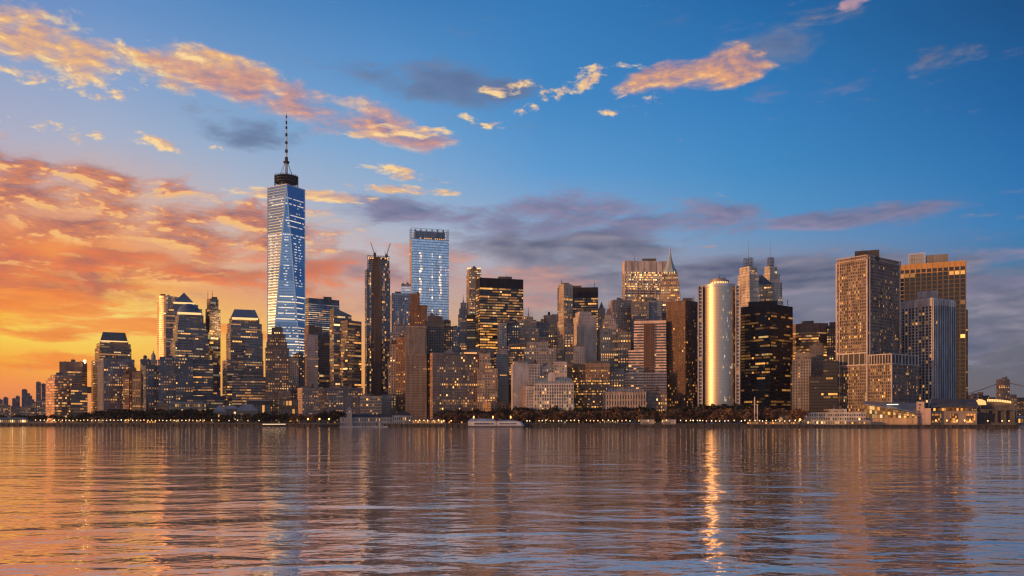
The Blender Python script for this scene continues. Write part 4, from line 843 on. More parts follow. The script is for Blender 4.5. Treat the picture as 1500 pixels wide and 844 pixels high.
h = nmath(nt, 'ADD', nmath(nt, 'MULTIPLY', h1, WAVE[0]), nmath(nt, 'MULTIPLY', h2, WAVE[1])); h = nmath(nt, 'ADD', h, nmath(nt, 'MULTIPLY', h3, WAVE[2]))
h = nmath(nt, 'ADD', h, nmath(nt, 'MULTIPLY', h0, WAVE[3])); bp = N.new('ShaderNodeBump'); bp.inputs['Strength'].default_value = 1.; bp.inputs['Distance'].default_value = 1.; L.new(h, bp.inputs['Height']); L.new(bp.outputs[0], b.inputs['Normal'])
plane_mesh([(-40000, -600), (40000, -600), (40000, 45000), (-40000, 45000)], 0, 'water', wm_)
def shore_pt(px, back=0): y = shoreY(px)+back; return (U(px)*y, y)
pts = [shore_pt(px) for px in range(-900, 1481, 70)]+[shore_pt(1493)]
pts = [(-9000, pts[0][1]+900)]+pts+[(U(1494)*1500, 1500), (3000, 1900), (9000, 2600), (9000, 12000), (-9000, 12000)]
plane_mesh(pts, GZ, 'ground', wall_mat((.055, .05, .05), .95, 0, .4, .02))
m = MB(); sh = [shore_pt(px) for px in [-900]+list(range(-300, 1481, 25))+[1493]]
for a, b2 in zip(sh, sh[1:]):
    m.obox(a, b2, -2.5, .4, -3, GZ+.12); m.obox(a, b2, -.6, .7, GZ-.6, GZ-.1)
for k in range(len(sh)-1):
    a, b2 = sh[k], sh[k+1]; ln = math.hypot(b2[0]-a[0], b2[1]-a[1]); n = int(ln/7)
    for i in range(n):
        q = lerp(a, b2, (i+.5)/n); m.box(q[0]-.35, q[0]+.35, q[1]-1.1, q[1]-.3, -2, GZ-.3)
tag(m.build('seawall', wall_mat((.055, .048, .045), .9, 0, .5, .3)), 'long dark stone seawall with timber fenders running along the whole waterfront', 'seawall')
m = MB()
for a, b2 in zip(sh, sh[1:]):
    for z in (.5, .85, 1.15): m.tube((a[0], a[1]+1, GZ+z), (b2[0], b2[1]+1, GZ+z), .06, k=4)
    ln = math.hypot(b2[0]-a[0], b2[1]-a[1]); n = max(2, int(ln/3))
    for i in range(n):
        q = lerp(a, b2, i/n); m.box(q[0]-.07, q[0]+.07, q[1]+.93, q[1]+1.07, GZ, GZ+1.2)
tag(m.build('promenade_railing', wall_mat((.20, .19, .18), .6, .4)), 'thin metal railing along the top edge of the seawall', 'railing')
m = MB(); m.box(-1200, U(1480)*shoreY(1480), 0, 0, 0, 0) if False else None
path = MB()
for a, b2 in zip(sh, sh[1:]):
    path.quad((a[0], a[1]+2.6, GZ+.02), (b2[0], b2[1]+2.6, GZ+.02), (b2[0], b2[1]+11, GZ+.02), (a[0], a[1]+11, GZ+.02))
tag(path.build('promenade_path', wall_mat((.20, .17, .15), .9)), kind='structure')

# ------------------------------------------------------------------ trees
def near_building(px, Ymin):
    best = None
    for (a, b2, Y, nm) in ALL:
        if a-3 <= px <= b2+3 and Y > Ymin and (best is None or Y < best[0]): best = (Y, nm)
    return best[1] if best else 'lit shore'
leafm = {}
def leaf_mat(key, col):
    if key in leafm: return leafm[key]
    m, nt, b = new_mat('foliage'); N = nt.nodes; L = nt.links
    g = N.new('ShaderNodeNewGeometry'); t = N.new('ShaderNodeTexNoise'); t.inputs['Scale'].default_value = .45; t.inputs['Detail'].default_value = 3; L.new(g.outputs['Position'], t.inputs['Vector'])
    oi = N.new('ShaderNodeObjectInfo'); v = nmath(nt, 'ADD', nmath(nt, 'MULTIPLY', t.outputs['Fac'], 1.5), nmath(nt, 'MULTIPLY', oi.outputs['Random'], .7)); v = nmath(nt, 'SUBTRACT', v, .1)
    hv = N.new('ShaderNodeHueSaturation'); hv.inputs['Color'].default_value = (*col, 1); L.new(v, hv.inputs['Value'])
    L.new(nmath(nt, 'ADD', .485, nmath(nt, 'MULTIPLY', oi.outputs['Random'], .03)), hv.inputs['Hue']); L.new(hv.outputs[0], b.inputs['Base Color']); b.inputs['Roughness'].default_value = .8
    b.inputs['Specular IOR Level'].default_value = .15
    leafm[key] = m; return m
def crown_mesh(seed, wide, n=520):
    rnd = random.Random(seed); m = MB(); lobes = []
    for i in range(9):
        a = rnd.uniform(0, 2*PI); r = rnd.uniform(.15, .62)*wide; lobes.append((r*math.cos(a), r*math.sin(a), rnd.uniform(.42, .86), rnd.uniform(.16, .30)))
    lobes.append((0, 0, .80, .2))
    for i in range(n):
        lx, ly, lz, lr = rnd.choice(lobes); d = Vector((rnd.gauss(0, 1), rnd.gauss(0, 1), rnd.gauss(0, 1))).normalized()*(lr*rnd.uniform(.45, 1.08)); d.z *= .8
        p = Vector((lx, ly, lz))+d; e = Vector((rnd.gauss(0, 1), rnd.gauss(0, 1), rnd.gauss(0, .7))).normalized(); f = e.orthogonal().normalized(); g = e.cross(f); s = rnd.uniform(.028, .062)
        q = [p+f*s*1.3, p+g*s, p-f*s*rnd.uniform(.8, 1.4), p-g*s*rnd.uniform(.7, 1.2)]
        m.quad(*[tuple(v) for v in q])
    return m
def trunk_mesh(seed):
    rnd = random.Random(seed); m = MB(); m.tube((0, 0, -.02), (.01, 0, .42), .028, .018, 7)
    for i in range(6):
        a = rnd.uniform(0, 2*PI); m.tube((.01, 0, rnd.uniform(.28, .42)), (.33*math.cos(a), .33*math.sin(a), rnd.uniform(.6, .8)), .012, .003, 4)
    return m
BARK = wall_mat((.05, .035, .025), .9)
LEAF = {'dark': leaf_mat('dark', (.028, .030, .022)), 'brown': leaf_mat('brown', (.12, .07, .042)), 'rust': leaf_mat('rust', (.155, .083, .046)), 'green': leaf_mat('green', (.04, .038, .026))}
CM = {}
for k in LEAF:
    for s_ in range(5): CM[k, s_] = crown_mesh(s_*7+3, .75 if k != 'dark' else .8).mesh('crown', LEAF[k])
TM = [trunk_mesh(s_).mesh('trunk', BARK) for s_ in range(5)]
TALLY = {}
def tree(px, back, ytop, kind, word, wid=1.0):
    Y = shoreY(px)+back; zt = CAM_H+(HY-ytop)/F_PX*Y; h = zt-GZ
    nb = near_building(px, Y); lab = f'{word} tree on the waterfront in front of the {nb}'
    o = empty('tree', lab, 'tree'); o['group'] = f'{word} trees before the {nb}'
    o.location = (U(px)*Y, Y, GZ); o.rotation_euler = (0, 0, random.uniform(0, 6.28)); o.scale = (h*wid, h*wid, h)
    s_ = random.randrange(5)
    for (nm, me) in (('trunk', TM[s_]), ('crown', CM[kind, s_])):
        c = bpy.data.objects.new(nm, me); C.objects.link(c); c.parent = o
def row(a, b2, step, back, yt, kind, word, jit=1.0, wid=1.05):
    x = a
    while x < b2:
        if random.random() < .94: tree(x, back+random.uniform(-5, 5), yt+random.uniform(-1.6, 1.9)*jit, kind, word, wid*random.uniform(.85, 1.2)); x += step*random.uniform(.8, 1.2)
row(-12, 62, 8, 130, 608, 'dark', 'low dark', 1.2)
row(66, 136, 11, 30, 608.5, 'green', 'small bare', 1.6)
row(120, 138, 9, 35, 604, 'dark', 'dark clipped', 1.)
row(142, 232, 8, 26, 600, 'dark', 'dark clipped', 1.1)
row(232, 306, 8, 28, 600.5, 'dark', 'dark clipped', 1.1)
row(306, 386, 10, 22, 606, 'green', 'low dark', 2)
row(386, 432, 8, 26, 606, 'dark', 'low dark', 1.)
row(432, 462, 9, 24, 607, 'rust', 'low rusty', 1.)
row(470, 508, 8.5, 30, 603, 'dark', 'tall dark', 1.)
row(645, 752, 8, 55, 600, 'green', 'dark brown', 1.8)
row(648, 760, 8.5, 24, 606, 'brown', 'brown autumn', 1.6)
row(752, 880, 8.5, 58, 597.5, 'dark', 'tall dark', 1.8)
row(758, 900, 8, 26, 602.5, 'brown', 'brown autumn', 1.4)
row(880, 1030, 8.5, 52, 598.5, 'dark', 'tall dark', 1.8)
row(900, 1032, 8, 24, 601.5, 'brown', 'brown autumn', 1.5)
row(1025, 1120, 8, 50, 594, 'green', 'dark brown', 1.8)
row(1030, 1106, 8, 24, 600.5, 'rust', 'rusty brown autumn', 1.6)
row(1106, 1156, 9, 36, 600, 'rust', 'rusty brown autumn', 1.6)
tree(1172, 18, 598.5, 'rust', 'large round rusty brown', 1.15); tree(1164, 24, 602, 'rust', 'rounded brown', 1.1)

# ------------------------------------------------------------------ promenade lamps
post = MB(); post.cyl(0, 0, .16, .1, 0, 3.6, 6); post.cyl(0, 0, .28, .22, 0, .5, 6); post_me = post.mesh('post', METAL)
def globe_me(col, k, r):
    g = MB(); prev = None
    for q in range(5):
        a = -PI/2+PI*q/4; ring = [(r*max(.02, math.cos(a))*math.cos(2*PI*i/8), r*max(.02, math.cos(a))*math.sin(2*PI*i/8)) for i in range(8)]; z = r*math.sin(a)
        if prev: g.frust(prev[0], prev[1], ring, z, top=(q == 4), bot=(q == 1))
        prev = (ring, z)
    return g.mesh('globe', emit_mat(col, k, True))
GL_ME = {'warm': globe_me((1., .52, .18), 3.0, .62), 'white': globe_me((1., .72, .42), 3.4, .62), 'orange': globe_me((1., .40, .09), 5, .8)}
def lamp(px, back, kind, z=4.6, sc=1.):
    Y = shoreY(px)+back; nb = near_building(px, Y)
    o = empty('promenade_lamp', f'{"orange" if kind == "orange" else "glowing"} globe lamp on the promenade before the {nb}', 'street lamp'); o['group'] = f'promenade lamps before the {nb}' + (' glowing orange' if kind == 'orange' else '')
    o.location = (U(px)*Y, Y, GZ); o.scale = (sc, sc, z/4.1)
    for nm, me, zz in (('post', post_me, 0), ('globe', GL_ME[kind], 3.95)):
        c = bpy.data.objects.new(nm, me); C.objects.link(c); c.parent = o; c.location = (0, 0, zz)
def lamps(a, b2, step, back=7, kinds=('warm', 'white'), p=1., z=4.6, jit=.3):
    x = a
    while x < b2:
        if random.random() < p: lamp(x, back+random.uniform(-2, 3), random.choice(kinds), z*random.uniform(.9, 1.1), random.uniform(.6, 1.1))
        x += step*random.uniform(1-jit, 1+jit)
lamps(52, 80, 7, p=.8); lamps(80, 305, 5.4, kinds=('warm', 'white', 'warm'), jit=.12); lamps(310, 384, 13); lamps(600, 650, 7, kinds=('orange', 'warm')); lamps(650, 690, 12, kinds=('orange',), p=.7)
lamps(772, 1172, 6.2, kinds=('warm', 'warm', 'white'), p=.85, jit=.4)
for px in (451, 468, 482): lamp(px, 9, 'orange', 6.5, 1.3)
lamp(1172, 9, 'orange', 6, 1.5); lamp(1259, 10, 'orange', 6.5, 1.)
for px in (694, 722, 748): lamp(px, 14, 'orange', 9, 1.)

# ------------------------------------------------------------------ waterfront buildings
def hiproof(m, x0, x1, y0, y1, z0, z1, ins, over=.6):
    m.frust([(x0-over, y0-over), (x1+over, y0-over), (x1+over, y1+over), (x0-over, y1+over)], z0, [(x0+ins, y0+ins), (x1-ins, y0+ins), (x1-ins, y1-ins), (x0+ins, y1-ins)], z1)
def shed(name, label, cat, px0, px1, back, ytop, yeave, wall, roof, D=16, bays=8, lit=.5, floors=1, warm=.2, gz=GZ, ins=6, lk=1.3):
    pxc = (px0+px1)/2; fr = Frame(pxc, shoreY(pxc)+back, gz); r = empty(name, label, cat, fr)
    x0, x1 = fr.x(px0), fr.x(px1); ze = fr.z(yeave); zt = fr.z(ytop)
    m = MB(); m.box(x0, x1, 0, D, -.2, ze); bw = (x1-x0)/bays; fh = ze/floors
    for i in range(bays+1): m.box(max(x0, x0+i*bw-.25)-.002, min(x1, x0+i*bw+.25)+.002, -.25, .1, 0, ze-.05)
    m.build('wall', wall_mat(wall, .8), r)
    m = MB(); hiproof(m, x0, x1, 0, D, ze, zt, min(ins, D*.42)); m.build('roof', wall_mat(roof, .6), r)
    for f in range(floors):
        for i in range(bays):
            g = MB(); g.quad((x0+i*bw+.5, -.05, f*fh+fh*.25), (x0+(i+1)*bw-.5, -.05, f*fh+fh*.25), (x0+(i+1)*bw-.5, -.05, f*fh+fh*.8), (x0+i*bw+.5, -.05, f*fh+fh*.8), lit_col(warm, lk) if random.random() < lit else off_col())
            g.build('window', glass_mat('dark'), r)
    ALL.append((px0, px1, fr.Y, name.replace('_', ' '))); return r, fr
shed('lit_ferry_shed', 'brightly lit low ferry shed at the left edge of the shore', 'shed', -14, 41, 10, 611.5, 614, (.30, .22, .15), (.2, .17, .15), bays=18, lit=.95, warm=-.2, lk=2.2)
shed('cream_lowrise', 'low orange-tinted lowrise behind clipped trees left of the cream lit one', 'building', 230, 246, 55, 590.5, 591.5, (.38, .24, .14), (.2, .2, .2), bays=6, floors=4, lit=.2)
shed('cream_lit_lowrise', 'low cream block with rows of lit windows behind the clipped trees', 'building', 247, 302, 60, 588.5, 590.5, (.42, .32, .22), (.22, .24, .26), bays=18, floors=4, lit=.5)
shed('hip_roof_pavilion', 'small waterfront pavilion with a pale hipped roof nearer the left', 'pavilion', 312, 332, 28, 593, 603, (.26, .2, .15), (.24, .26, .29), D=20, bays=6, lit=.4, ins=8)
shed('hip_roof_pavilion', 'wider waterfront pavilion with a flat-topped hipped roof and glowing openings', 'pavilion', 347, 378, 30, 592, 602, (.26, .2, .15), (.22, .24, .28), D=22, bays=7, lit=.4, ins=7)
shed('grey_roof_hall', 'small grey-roofed hall behind and between the two hipped pavilions', 'hall', 326, 350, 70, 594, 599, (.24, .2, .17), (.26, .28, .30), D=18, bays=6, lit=.3)
shed('flat_roof_hall', 'dark hall with a pale flat roof edge right of the hipped pavilions', 'hall', 361, 397, 76, 585.5, 587, (.10, .085, .075), (.30, .28, .27), D=26, bays=8, lit=.15, ins=1)
shed('brown_lowrise', 'dark brown lowrise with a lit row below the brick apartment tower', 'building', 409, 437, 48, 584.5, 585, (.16, .10, .065), (.1, .1, .11), D=20, bays=6, floors=3, lit=.3)
shed('grey_wall_hall', 'plain grey low hall behind the rusty low trees', 'hall', 441, 480, 40, 606.5, 607.5, (.2, .2, .21), (.2, .21, .23), D=14, bays=7, lit=.05)
# lit landing stage and dark barge
fr = Frame(406, shoreY(406)-6, 0); r = empty('landing_stage', 'low floating landing stage with a bright strip of lights along its roof', 'landing stage', fr)
x0, x1 = fr.x(382), fr.x(428); m = MB(); m.box(x0, x1, 0, 5, -.4, 1.0); m.build('pontoon', wall_mat((.09, .08, .08), .8), r)
m = MB(); m.box(x0+2, x1-6, .3, 4.6, 3.9, 4.3)
for i in range(9): m.box(x0+3+(x1-x0-10)*i/8-.12, x0+3+(x1-x0-10)*i/8+.12, .6, .85, 1, 3.95)
m.build('canopy', wall_mat((.25, .22, .2), .7), r)
m = MB()
for i in range(16): m.box(x0+2.5+(x1-x0-9.5)*i/16, x0+2.5+(x1-x0-9.5)*(i+.8)/16, .35, .6, 3.3, 3.85)
m.build('light_strip', emit_mat((1., .68, .38), 2.6), r)
fr = Frame(481, shoreY(481)-9, 0); r = empty('barge', 'low black barge moored left of the clock tower pier', 'barge', fr); x0, x1 = fr.x(466), fr.x(497)
m = MB(); m.frust([(x0+2, 0), (x1-2, 0), (x1-2, 7), (x0+2, 7)], -.5, [(x0, -.3), (x1, -.3), (x1, 7.3), (x0, 7.3)], 2.6); m.build('hull', wall_mat((.02, .02, .022), .6), r)
m = MB(); m.box(x0+5, x0+11, 2, 5, 2.5, 4.6); m.box(x0+14, x1-4, 1.4, 5.6, 2.5, 3.1); m.build('deckhouse', wall_mat((.07, .065, .07), .7), r)
# clock tower pier
fr = Frame(550, shoreY(550)-4, 1.2); r = empty('pier_house', 'long grey pier house with a dark roof and a small clock tower', 'pier house', fr)
x0, x1 = fr.x(498), fr.x(604); m = MB(); WP = wall_mat((.33, .31, .30), .8)
xt = fr.x(575); ze = fr.z(611.5); ze2 = fr.z(608.5); D = 14
m.box(x0, xt, 0, D, 0, ze); m.box(xt+.01, x1, -1.5, D+1.5, 0, ze2); m.box(x0-1, x1+1, -2, D+2, -1.2, .15); nb = 34
for i in range(nb+1):
    x = x0+(xt-x0)*i/nb; m.box(x-.18, x+.18, -.22, .1, .2, ze-.05)
for i in range(11):
    x = xt+(x1-xt)*i/10; m.box(max(xt, x-.18), min(x1+.05, x+.18), -1.72, -1.4, .2, ze2-.05)
m.box(x0-.2, xt, -.3, .1, ze*.5-.15, ze*.5+.2); m.box(xt, x1+.2, -1.8, -1.4, ze2*.45, ze2*.45+.35)
m.build('wall', WP, r)
m = MB(); n = len(m.v); zt = fr.z(606.8)
m.v += [(x0-.3, -.6, ze), (xt, -.6, ze), (xt, D+.6, ze), (x0-.3, D+.6, ze), (x0+8, D/2, zt), (xt, D/2, zt)]
for f in ((0, 1, 5, 4), (2, 3, 4, 5), (3, 0, 4), (1, 2, 5)): m.f.append(f); m.c.append((0, 0, 0, .5))
hiproof(m, xt, x1, -1.5, D+1.5, ze2+.01, fr.z(603.5), 6, .5)
m.build('roof', wall_mat((.035, .037, .045), .6), r)
for k in range(2):
    for i in range(nb):
        x = x0+(xt-x0)*(i+.5)/nb; g = MB(); za = .6+k*ze*.5; on = random.random() < .12; g.quad((x-.55, -.04, za), (x+.55, -.04, za), (x+.55, -.04, za+ze*.34), (x-.55, -.04, za+ze*.34), lit_col(.1, 1) if on else off_col()); g.build('window', glass_mat('dark'), r)
    for i in range(10):
        x = xt+(x1-xt)*(i+.5)/10; g = MB(); za = .8+k*ze2*.48; on = random.random() < .2; g.quad((x-.6, -1.54, za), (x+.6, -1.54, za), (x+.6, -1.54, za+ze2*.3), (x-.6, -1.54, za+ze2*.3), lit_col(.1, 1) if on else off_col()); g.build('window', glass_mat('dark'), r)
m = MB(); xa, xb = fr.x(507.5), fr.x(516); zz = fr.z(600); m.frust([(xa, -2), (xb, -2), (xb, 5), (xa, 5)], 0, [(xa+.5, -1.6), (xb-.5, -1.6), (xb-.5, 4.6), (xa+.5, 4.6)], zz); m.box(xa+.1, xb-.1, -2, 5, zz-.4, zz+.3)
hiproof(m, xa+1, xb-1, -1, 4, zz+.3, fr.z(596), 2.2, .2); tw = m.build('clock_tower', wall_mat((.27, .24, .22), .7), r)
m = MB(); m.tube(((xa+xb)/2, -1.62, zz-3), ((xa+xb)/2, -1.75, zz-3), 1.2, k=16); m.build('clock_face', wall_mat((.7, .66, .6), .5), tw)
m = MB(); m.cyl((xa+xb)/2, 1.5, .15, .05, fr.z(596.3), fr.z(594.5), 5); m.build('finial', METAL, tw)
ALL.append((498, 604, fr.Y, 'clock tower pier'))
# lit cafe terrace under the wrapped tower
shed('waterfront_cafe', 'low brightly lit waterfront cafe at the foot of the wrapped tower', 'cafe', 604, 652, 14, 613.5, 615, (.3, .2, .12), (.14, .12, .11), D=8, bays=14, lit=1., warm=.15, lk=2.2)
# white ferry
fr = Frame(729, shoreY(729)-14, 0); r = empty('ferry_boat', 'white ferry moored at the seawall with a blue-grey hipped cabin roof', 'ferry', fr)
x0, x1 = fr.x(685), fr.x(773.5); xm = fr.x(727); WH = wall_mat((.62, .57, .54), .5, 0, .1)
m = MB(); m.frust([(x0+3, 1), (x1-9, 1), (x1-5, 4.5), (x1-9, 8), (x0+3, 8)], -.6, [(x0, 0), (x1-4, 0), (x1, 4.5), (x1-4, 9), (x0, 9)], 2.1); m.build('hull', wall_mat((.13, .12, .12), .6), r)
m = MB(); zc1 = fr.z(617); m.box(x0+.5, xm-.6, .6, 8.4, 2.05, zc1); m.build('main_cabin', WH, r)
m = MB(); hiproof(m, x0+.5, xm-.6, .6, 8.4, zc1, fr.z(613.4), 3., .5); m.build('cabin_roof', wall_mat((.30, .36, .44), .4, .2), r)
m = MB(); zc2 = fr.z(617.3); m.frust([(xm+.2, .7), (x1-7, .7), (x1-4, 4.5), (x1-7, 8.3), (xm+.2, 8.3)], 2.05, [(xm+.2, .7), (x1-11, .7), (x1-8, 4.5), (x1-11, 8.3), (xm+.2, 8.3)], zc2); m.build('fore_cabin', WH, r)
m = MB(); hiproof(m, xm+.3, x1-13, .8, 8.2, zc2, fr.z(615.2), 3.2, .2); m.build('fore_cabin_roof', wall_mat((.22, .25, .30), .4, .2), r)
for i in range(12):
    g = MB(); x = x0+6+(xm-x0-9)*i/12; g.quad((x, .55, 3.6), (x+1.9, .55, 3.6), (x+1.9, .55, 5.6), (x, .55, 5.6), lit_col(.3, .5) if random.random() < .3 else off_col()); g.build('window', glass_mat('dark'), r)
for i in range(10):
    g = MB(); x = xm+4+(x1-xm-18)*i/10; g.quad((x, .64, 3.9), (x+1.8, .64, 3.9), (x+1.8, .64, 5.3), (x, .64, 5.3), lit_col(.3, .5) if random.random() < .2 else off_col()); g.build('window', glass_mat('dark'), r)
m = MB()
for i in range(24): m.tube((x0+.5+(x1-x0-6)*i/23, .15, 2.1), (x0+.5+(x1-x0-6)*i/23, .15, 3.0), .05, k=4)
m.tube((x0+.5, .15, 3), (x1-5.5, .15, 3), .06, k=4); m.build('deck_rail', WHITEM, r)
m = MB(); m.tube((x0+6, 4.5, zc1+1), (x0+6, 4.5, zc1+5), .2, .1); m.tube((xm+5, 4.5, zc2), (xm+5, 4.5, zc2+4), .15, .08); m.build('mast', WHITEM, r)
# kiosks
for (a, b2, lab) in ((938, 958, 'wide pale kiosk on the promenade below the custom house'), (970, 990, 'pale flat kiosk on the promenade right of the wide one, below the peach striped block')):
    fr = Frame((a+b2)/2, shoreY(a)+6); r = empty('kiosk', lab, 'kiosk', fr); x0, x1 = fr.x(a), fr.x(b2); zt = fr.z(614.5)
    m = MB(); m.box(x0, x1, 0, 6, -.1, zt-.4)
    for i in range(6): m.box(x0+(x1-x0)*i/5-.2, x0+(x1-x0)*i/5+.2, -.15, .2, 0, zt-.4)
    m.build('wall', wall_mat((.42, .37, .32), .7), r); m = MB(); m.box(x0-.5, x1+.5, -.8, 6.5, zt-.4, zt); m.build('roof', wall_mat((.36, .34, .33), .7), r)
    m = MB(); m.box(x0+2, x1-6, -.1, -.02, .9, 2.3); m.build('hatch', wall_mat((.08, .07, .07), .6), r)
for (px, y0, y1, lab) in ((1105.5, 612, 581.5, 'taller left of two pale masts among the park trees'), (1109.5, 615, 592.5, 'shorter right of two pale masts among the park trees')):
    fr = Frame(px, shoreY(px)+20); r = empty('flag_mast', lab, 'mast', fr); m = MB(); m.cyl(0, 0, .75, .6, 0, fr.z(y1), 8); m.build('pole', wall_mat((.6, .52, .46), .6), r); m = MB(); m.cyl(0, 0, 1.4, 1.2, 0, .8, 8); m.build('base', wall_mat((.3, .28, .26), .8), r); m = MB(); m.cyl(0, 0, .7, .3, fr.z(y1), fr.z(y1)+1, 8); m.build('cap', METAL, r)
shed('park_restaurant', 'low lit park restaurant with amber openings below the twin masts', 'restaurant', 1094, 1168, 12, 616.8, 618, (.26, .17, .10), (.16, .13, .11), D=8, bays=22, lit=.85, warm=.25, lk=1.6)
shed('grey_gatehouse', 'small grey flat-roofed gatehouse between rusty trees left of the grey terminal', 'gatehouse', 1141, 1176, 30, 607.5, 609, (.36, .34, .33), (.3, .3, .3), D=12, bays=6, lit=.1)
# ferry terminals
fr = Frame(1306, shoreY(1306)+12); r = empty('glass_ferry_terminal', 'glowing glass ferry terminal under a sloping blue-grey wedge roof', 'ferry terminal', fr)
x0, x1 = fr.x(1266), fr.x(1343.5); zb_, zl, zr = fr.z(613), fr.z(591.5), fr.z(604.5); D = 34
m = MB(); m.box(x0, x1, -.3, D, -.2, zb_)
for i in range(12): m.box(x0+(x1-x0)*i/11-.25, x0+(x1-x0)*i/11+.25, -.7, -.2, 0, zb_-.2)
m.box(x0-.5, x1+.1, -1.2, 0, zb_-.01, zb_+.7); m.build('base_wall', wall_mat((.48, .34, .22), .7), r)
n = 20
for i in range(n):
    a, b2 = i/n, (i+1)/n; g = MB(); xa, xb = x0+(x1-x0)*a, x0+(x1-x0)*b2
    za = zl+(zr-zl)*(a**1.15)-1; zb2 = zl+(zr-zl)*(b2**1.15)-1
    for q in range(3):
        h0a, h1a = zb_+.7+(za-zb_-.7)*q/3, zb_+.7+(za-zb_-.7)*(q+.88)/3; h0b, h1b = zb_+.7+(zb2-zb_-.7)*q/3, zb_+.7+(zb2-zb_-.7)*(q+.88)/3
        c = lit_col(.0, random.choice((.5, .9, 1.4)) if q != 1 else 1.5); g.quad((xa+.12, .2, h0a), (xb-.12, .2, h0b), (xb-.12, .2, h1b), (xa+.12, .2, h1a), c)
    g.build('glazing', glass_mat('bronze'), r)
m = MB(); m.box(x0, x1, .4, D, zb_-.1, zb_+2); k = 16
for i in range(n+1):
    a = i/n; xa = x0+(x1-x0)*a; m.box(xa-.14, xa+.14, -.1, .35, zb_+.5, zl+(zr-zl)*(a**1.15)-.6)
m.build('mullions', wall_mat((.12, .09, .07), .6), r)
m = MB(); n0 = len(m.v)
for i in range(k+1):
    a = i/k; xa = x0-1.5+(x1-x0+1.5)*a; z = zl+(zr-zl)*(a**1.15); zb3 = zl+2.2-(zl-zr)*.3*a
    m.v += [(xa, -1.6, z-.5), (xa, -1.6, z+.2), (xa, D, zb3+1.8), (xa, D, zb3+1)]
for i in range(k):
    o = n0+4*i
    for f in ((0, 4, 5, 1), (1, 5, 6, 2), (2, 6, 7, 3), (3, 7, 4, 0)): m.f.append(tuple(o+q for q in f)); m.c.append((0, 0, 0, .5))
m.poly([m.v[n0], m.v[n0+1], m.v[n0+2], m.v[n0+3]]); m.build('wedge_roof', wall_mat((.20, .24, .29), .45, .3, .15), r)
m = MB(); xa, xb = fr.x(1299), fr.x(1316); m.box(xa, xb, 6, 7, zl-1.2, zl-.4); xa2, xb2 = fr.x(1315), fr.x(1333)
m.build('roof_light', emit_mat((1., .8, .5), 2.2), r)
ALL.append((1266, 1343, fr.Y, 'glass ferry terminal'))
fr = Frame(1357, shoreY(1357)+8); r = empty('terminal_pylon', 'pale pink stepped concrete pylon with a column of dark marks beside the glass terminal', 'pylon', fr)
x0, xm, x1 = fr.x(1342.5), fr.x(1354), fr.x(1363.5); m = MB(); zt = fr.z(588.5); m.box(x0, xm, 0, 12, -.2, zt); m.box(xm+.005, x1, .3, 12, -.2, fr.z(598)); m.box(x0+6.2, x0+6.5, -.06, .2, 0, zt-.2); m.build('pylon_wall', wall_mat((.50, .36, .30), .75, 0, .15), r)
G = [["111", "101", "111"], ["010", "110", "010"], ["110", "010", "010"], ["110", "011", "010"], ["101", "111", "010"], ["011", "010", "010"], ["010", "011", "001"]]
for k, g7 in enumerate(G):
    g = MB(); zc = zt-2.6-k*3.55
    for ri, rw in enumerate(g7):
        for ci, ch in enumerate(rw):
            if ch == '1': g.box(x0+2.2+ci*.8, x0+2.95+ci*.8, -.12, .1, zc-ri*.75-.7, zc-ri*.75)
    g.build('letter_mark', wall_mat((.06, .05, .06), .6), r)
fr = Frame(1397, shoreY(1397)+14); r = empty('arched_roof_terminal', 'ferry terminal hall with a dark overhanging arched roof and orange-lit bays', 'ferry terminal', fr)
x0, x1 = fr.x(1363), fr.x(1431); ze, zm, zt = fr.z(597.5), fr.z(603), fr.z(583); D = 26
m = MB(); m.box(x0, x1, .8, D, -.2, zm)
for (a, b2) in ((0, .03), (.24, .42), (.60, .77), (.97, 1.)): m.box(x0+(x1-x0)*a, x0+(x1-x0)*b2, -.4, 1, 0, zm-.02)
m.box(x0-.5, x1+.5, -.8, .9, zm-1.9, zm+.4); m.box(x0, x1, -.5, 1, 0, 2.2); m.build('hall_wall', wall_mat((.22, .19, .175), .8), r)
for (a, b2) in ((.03, .24), (.42, .60), (.77, .97)):
    g = MB(); xa, xb = x0+(x1-x0)*a, x0+(x1-x0)*b2; nn = 6
    for i in range(nn):
        for q in range(4):
            kk = random.choice((.2, .5, 1.1)); c = (*[v*kk for v in ORANGE], .5) if random.random() < (.9 if q in (0, 3) else .35) else off_col()
            g.quad((xa+(xb-xa)*i/nn+.1, .7, 2.3+(zm-4.3)*q/4), (xa+(xb-xa)*(i+.92)/nn, .7, 2.3+(zm-4.3)*q/4), (xa+(xb-xa)*(i+.92)/nn, .7, 2.3+(zm-4.3)*(q+.85)/4), (xa+(xb-xa)*i/nn+.1, .7, 2.3+(zm-4.3)*(q+.85)/4), c)
    g.build('lit_bay', glass_mat('bronze'), r)
m = MB(); m.box(x0+1, x1-8, 3, D-2, zm, ze+.8); m.build('upper_wall', wall_mat((.12, .09, .075), .7), r)
for i in range(16):
    xa = x0+3+(x1-x0-13)*i/16; g = MB(); g.quad((xa, 2.9, zm+.9), (xa+2.4, 2.9, zm+.9), (xa+2.4, 2.9, ze-.3), (xa, 2.9, ze-.3), lit_col(.35, random.choice((.5, 1., 1.5))) if random.random() < .65 else off_col()); g.build('window', glass_mat('bronze'), r)
m = MB(); k = 12; n0 = 0
for i in range(k+1):
    a = i/k; y = -3+(D+4)*a; zz = ze+(zt-ze)*math.sin(PI*(.08+.62*a)); s0, s1 = x0-1+3*a, x1+2-6*a
    m.v += [(s0, y, zz-.5), (s1, y, zz-2.3), (s1, y, zz-1.8), (s0, y, zz)]
for i in range(k):
    o = 4*i
    for f in ((0, 4, 5, 1), (1, 5, 6, 2), (2, 6, 7, 3), (3, 7, 4, 0)): m.f.append(tuple(o+q for q in f)); m.c.append((0, 0, 0, .5))
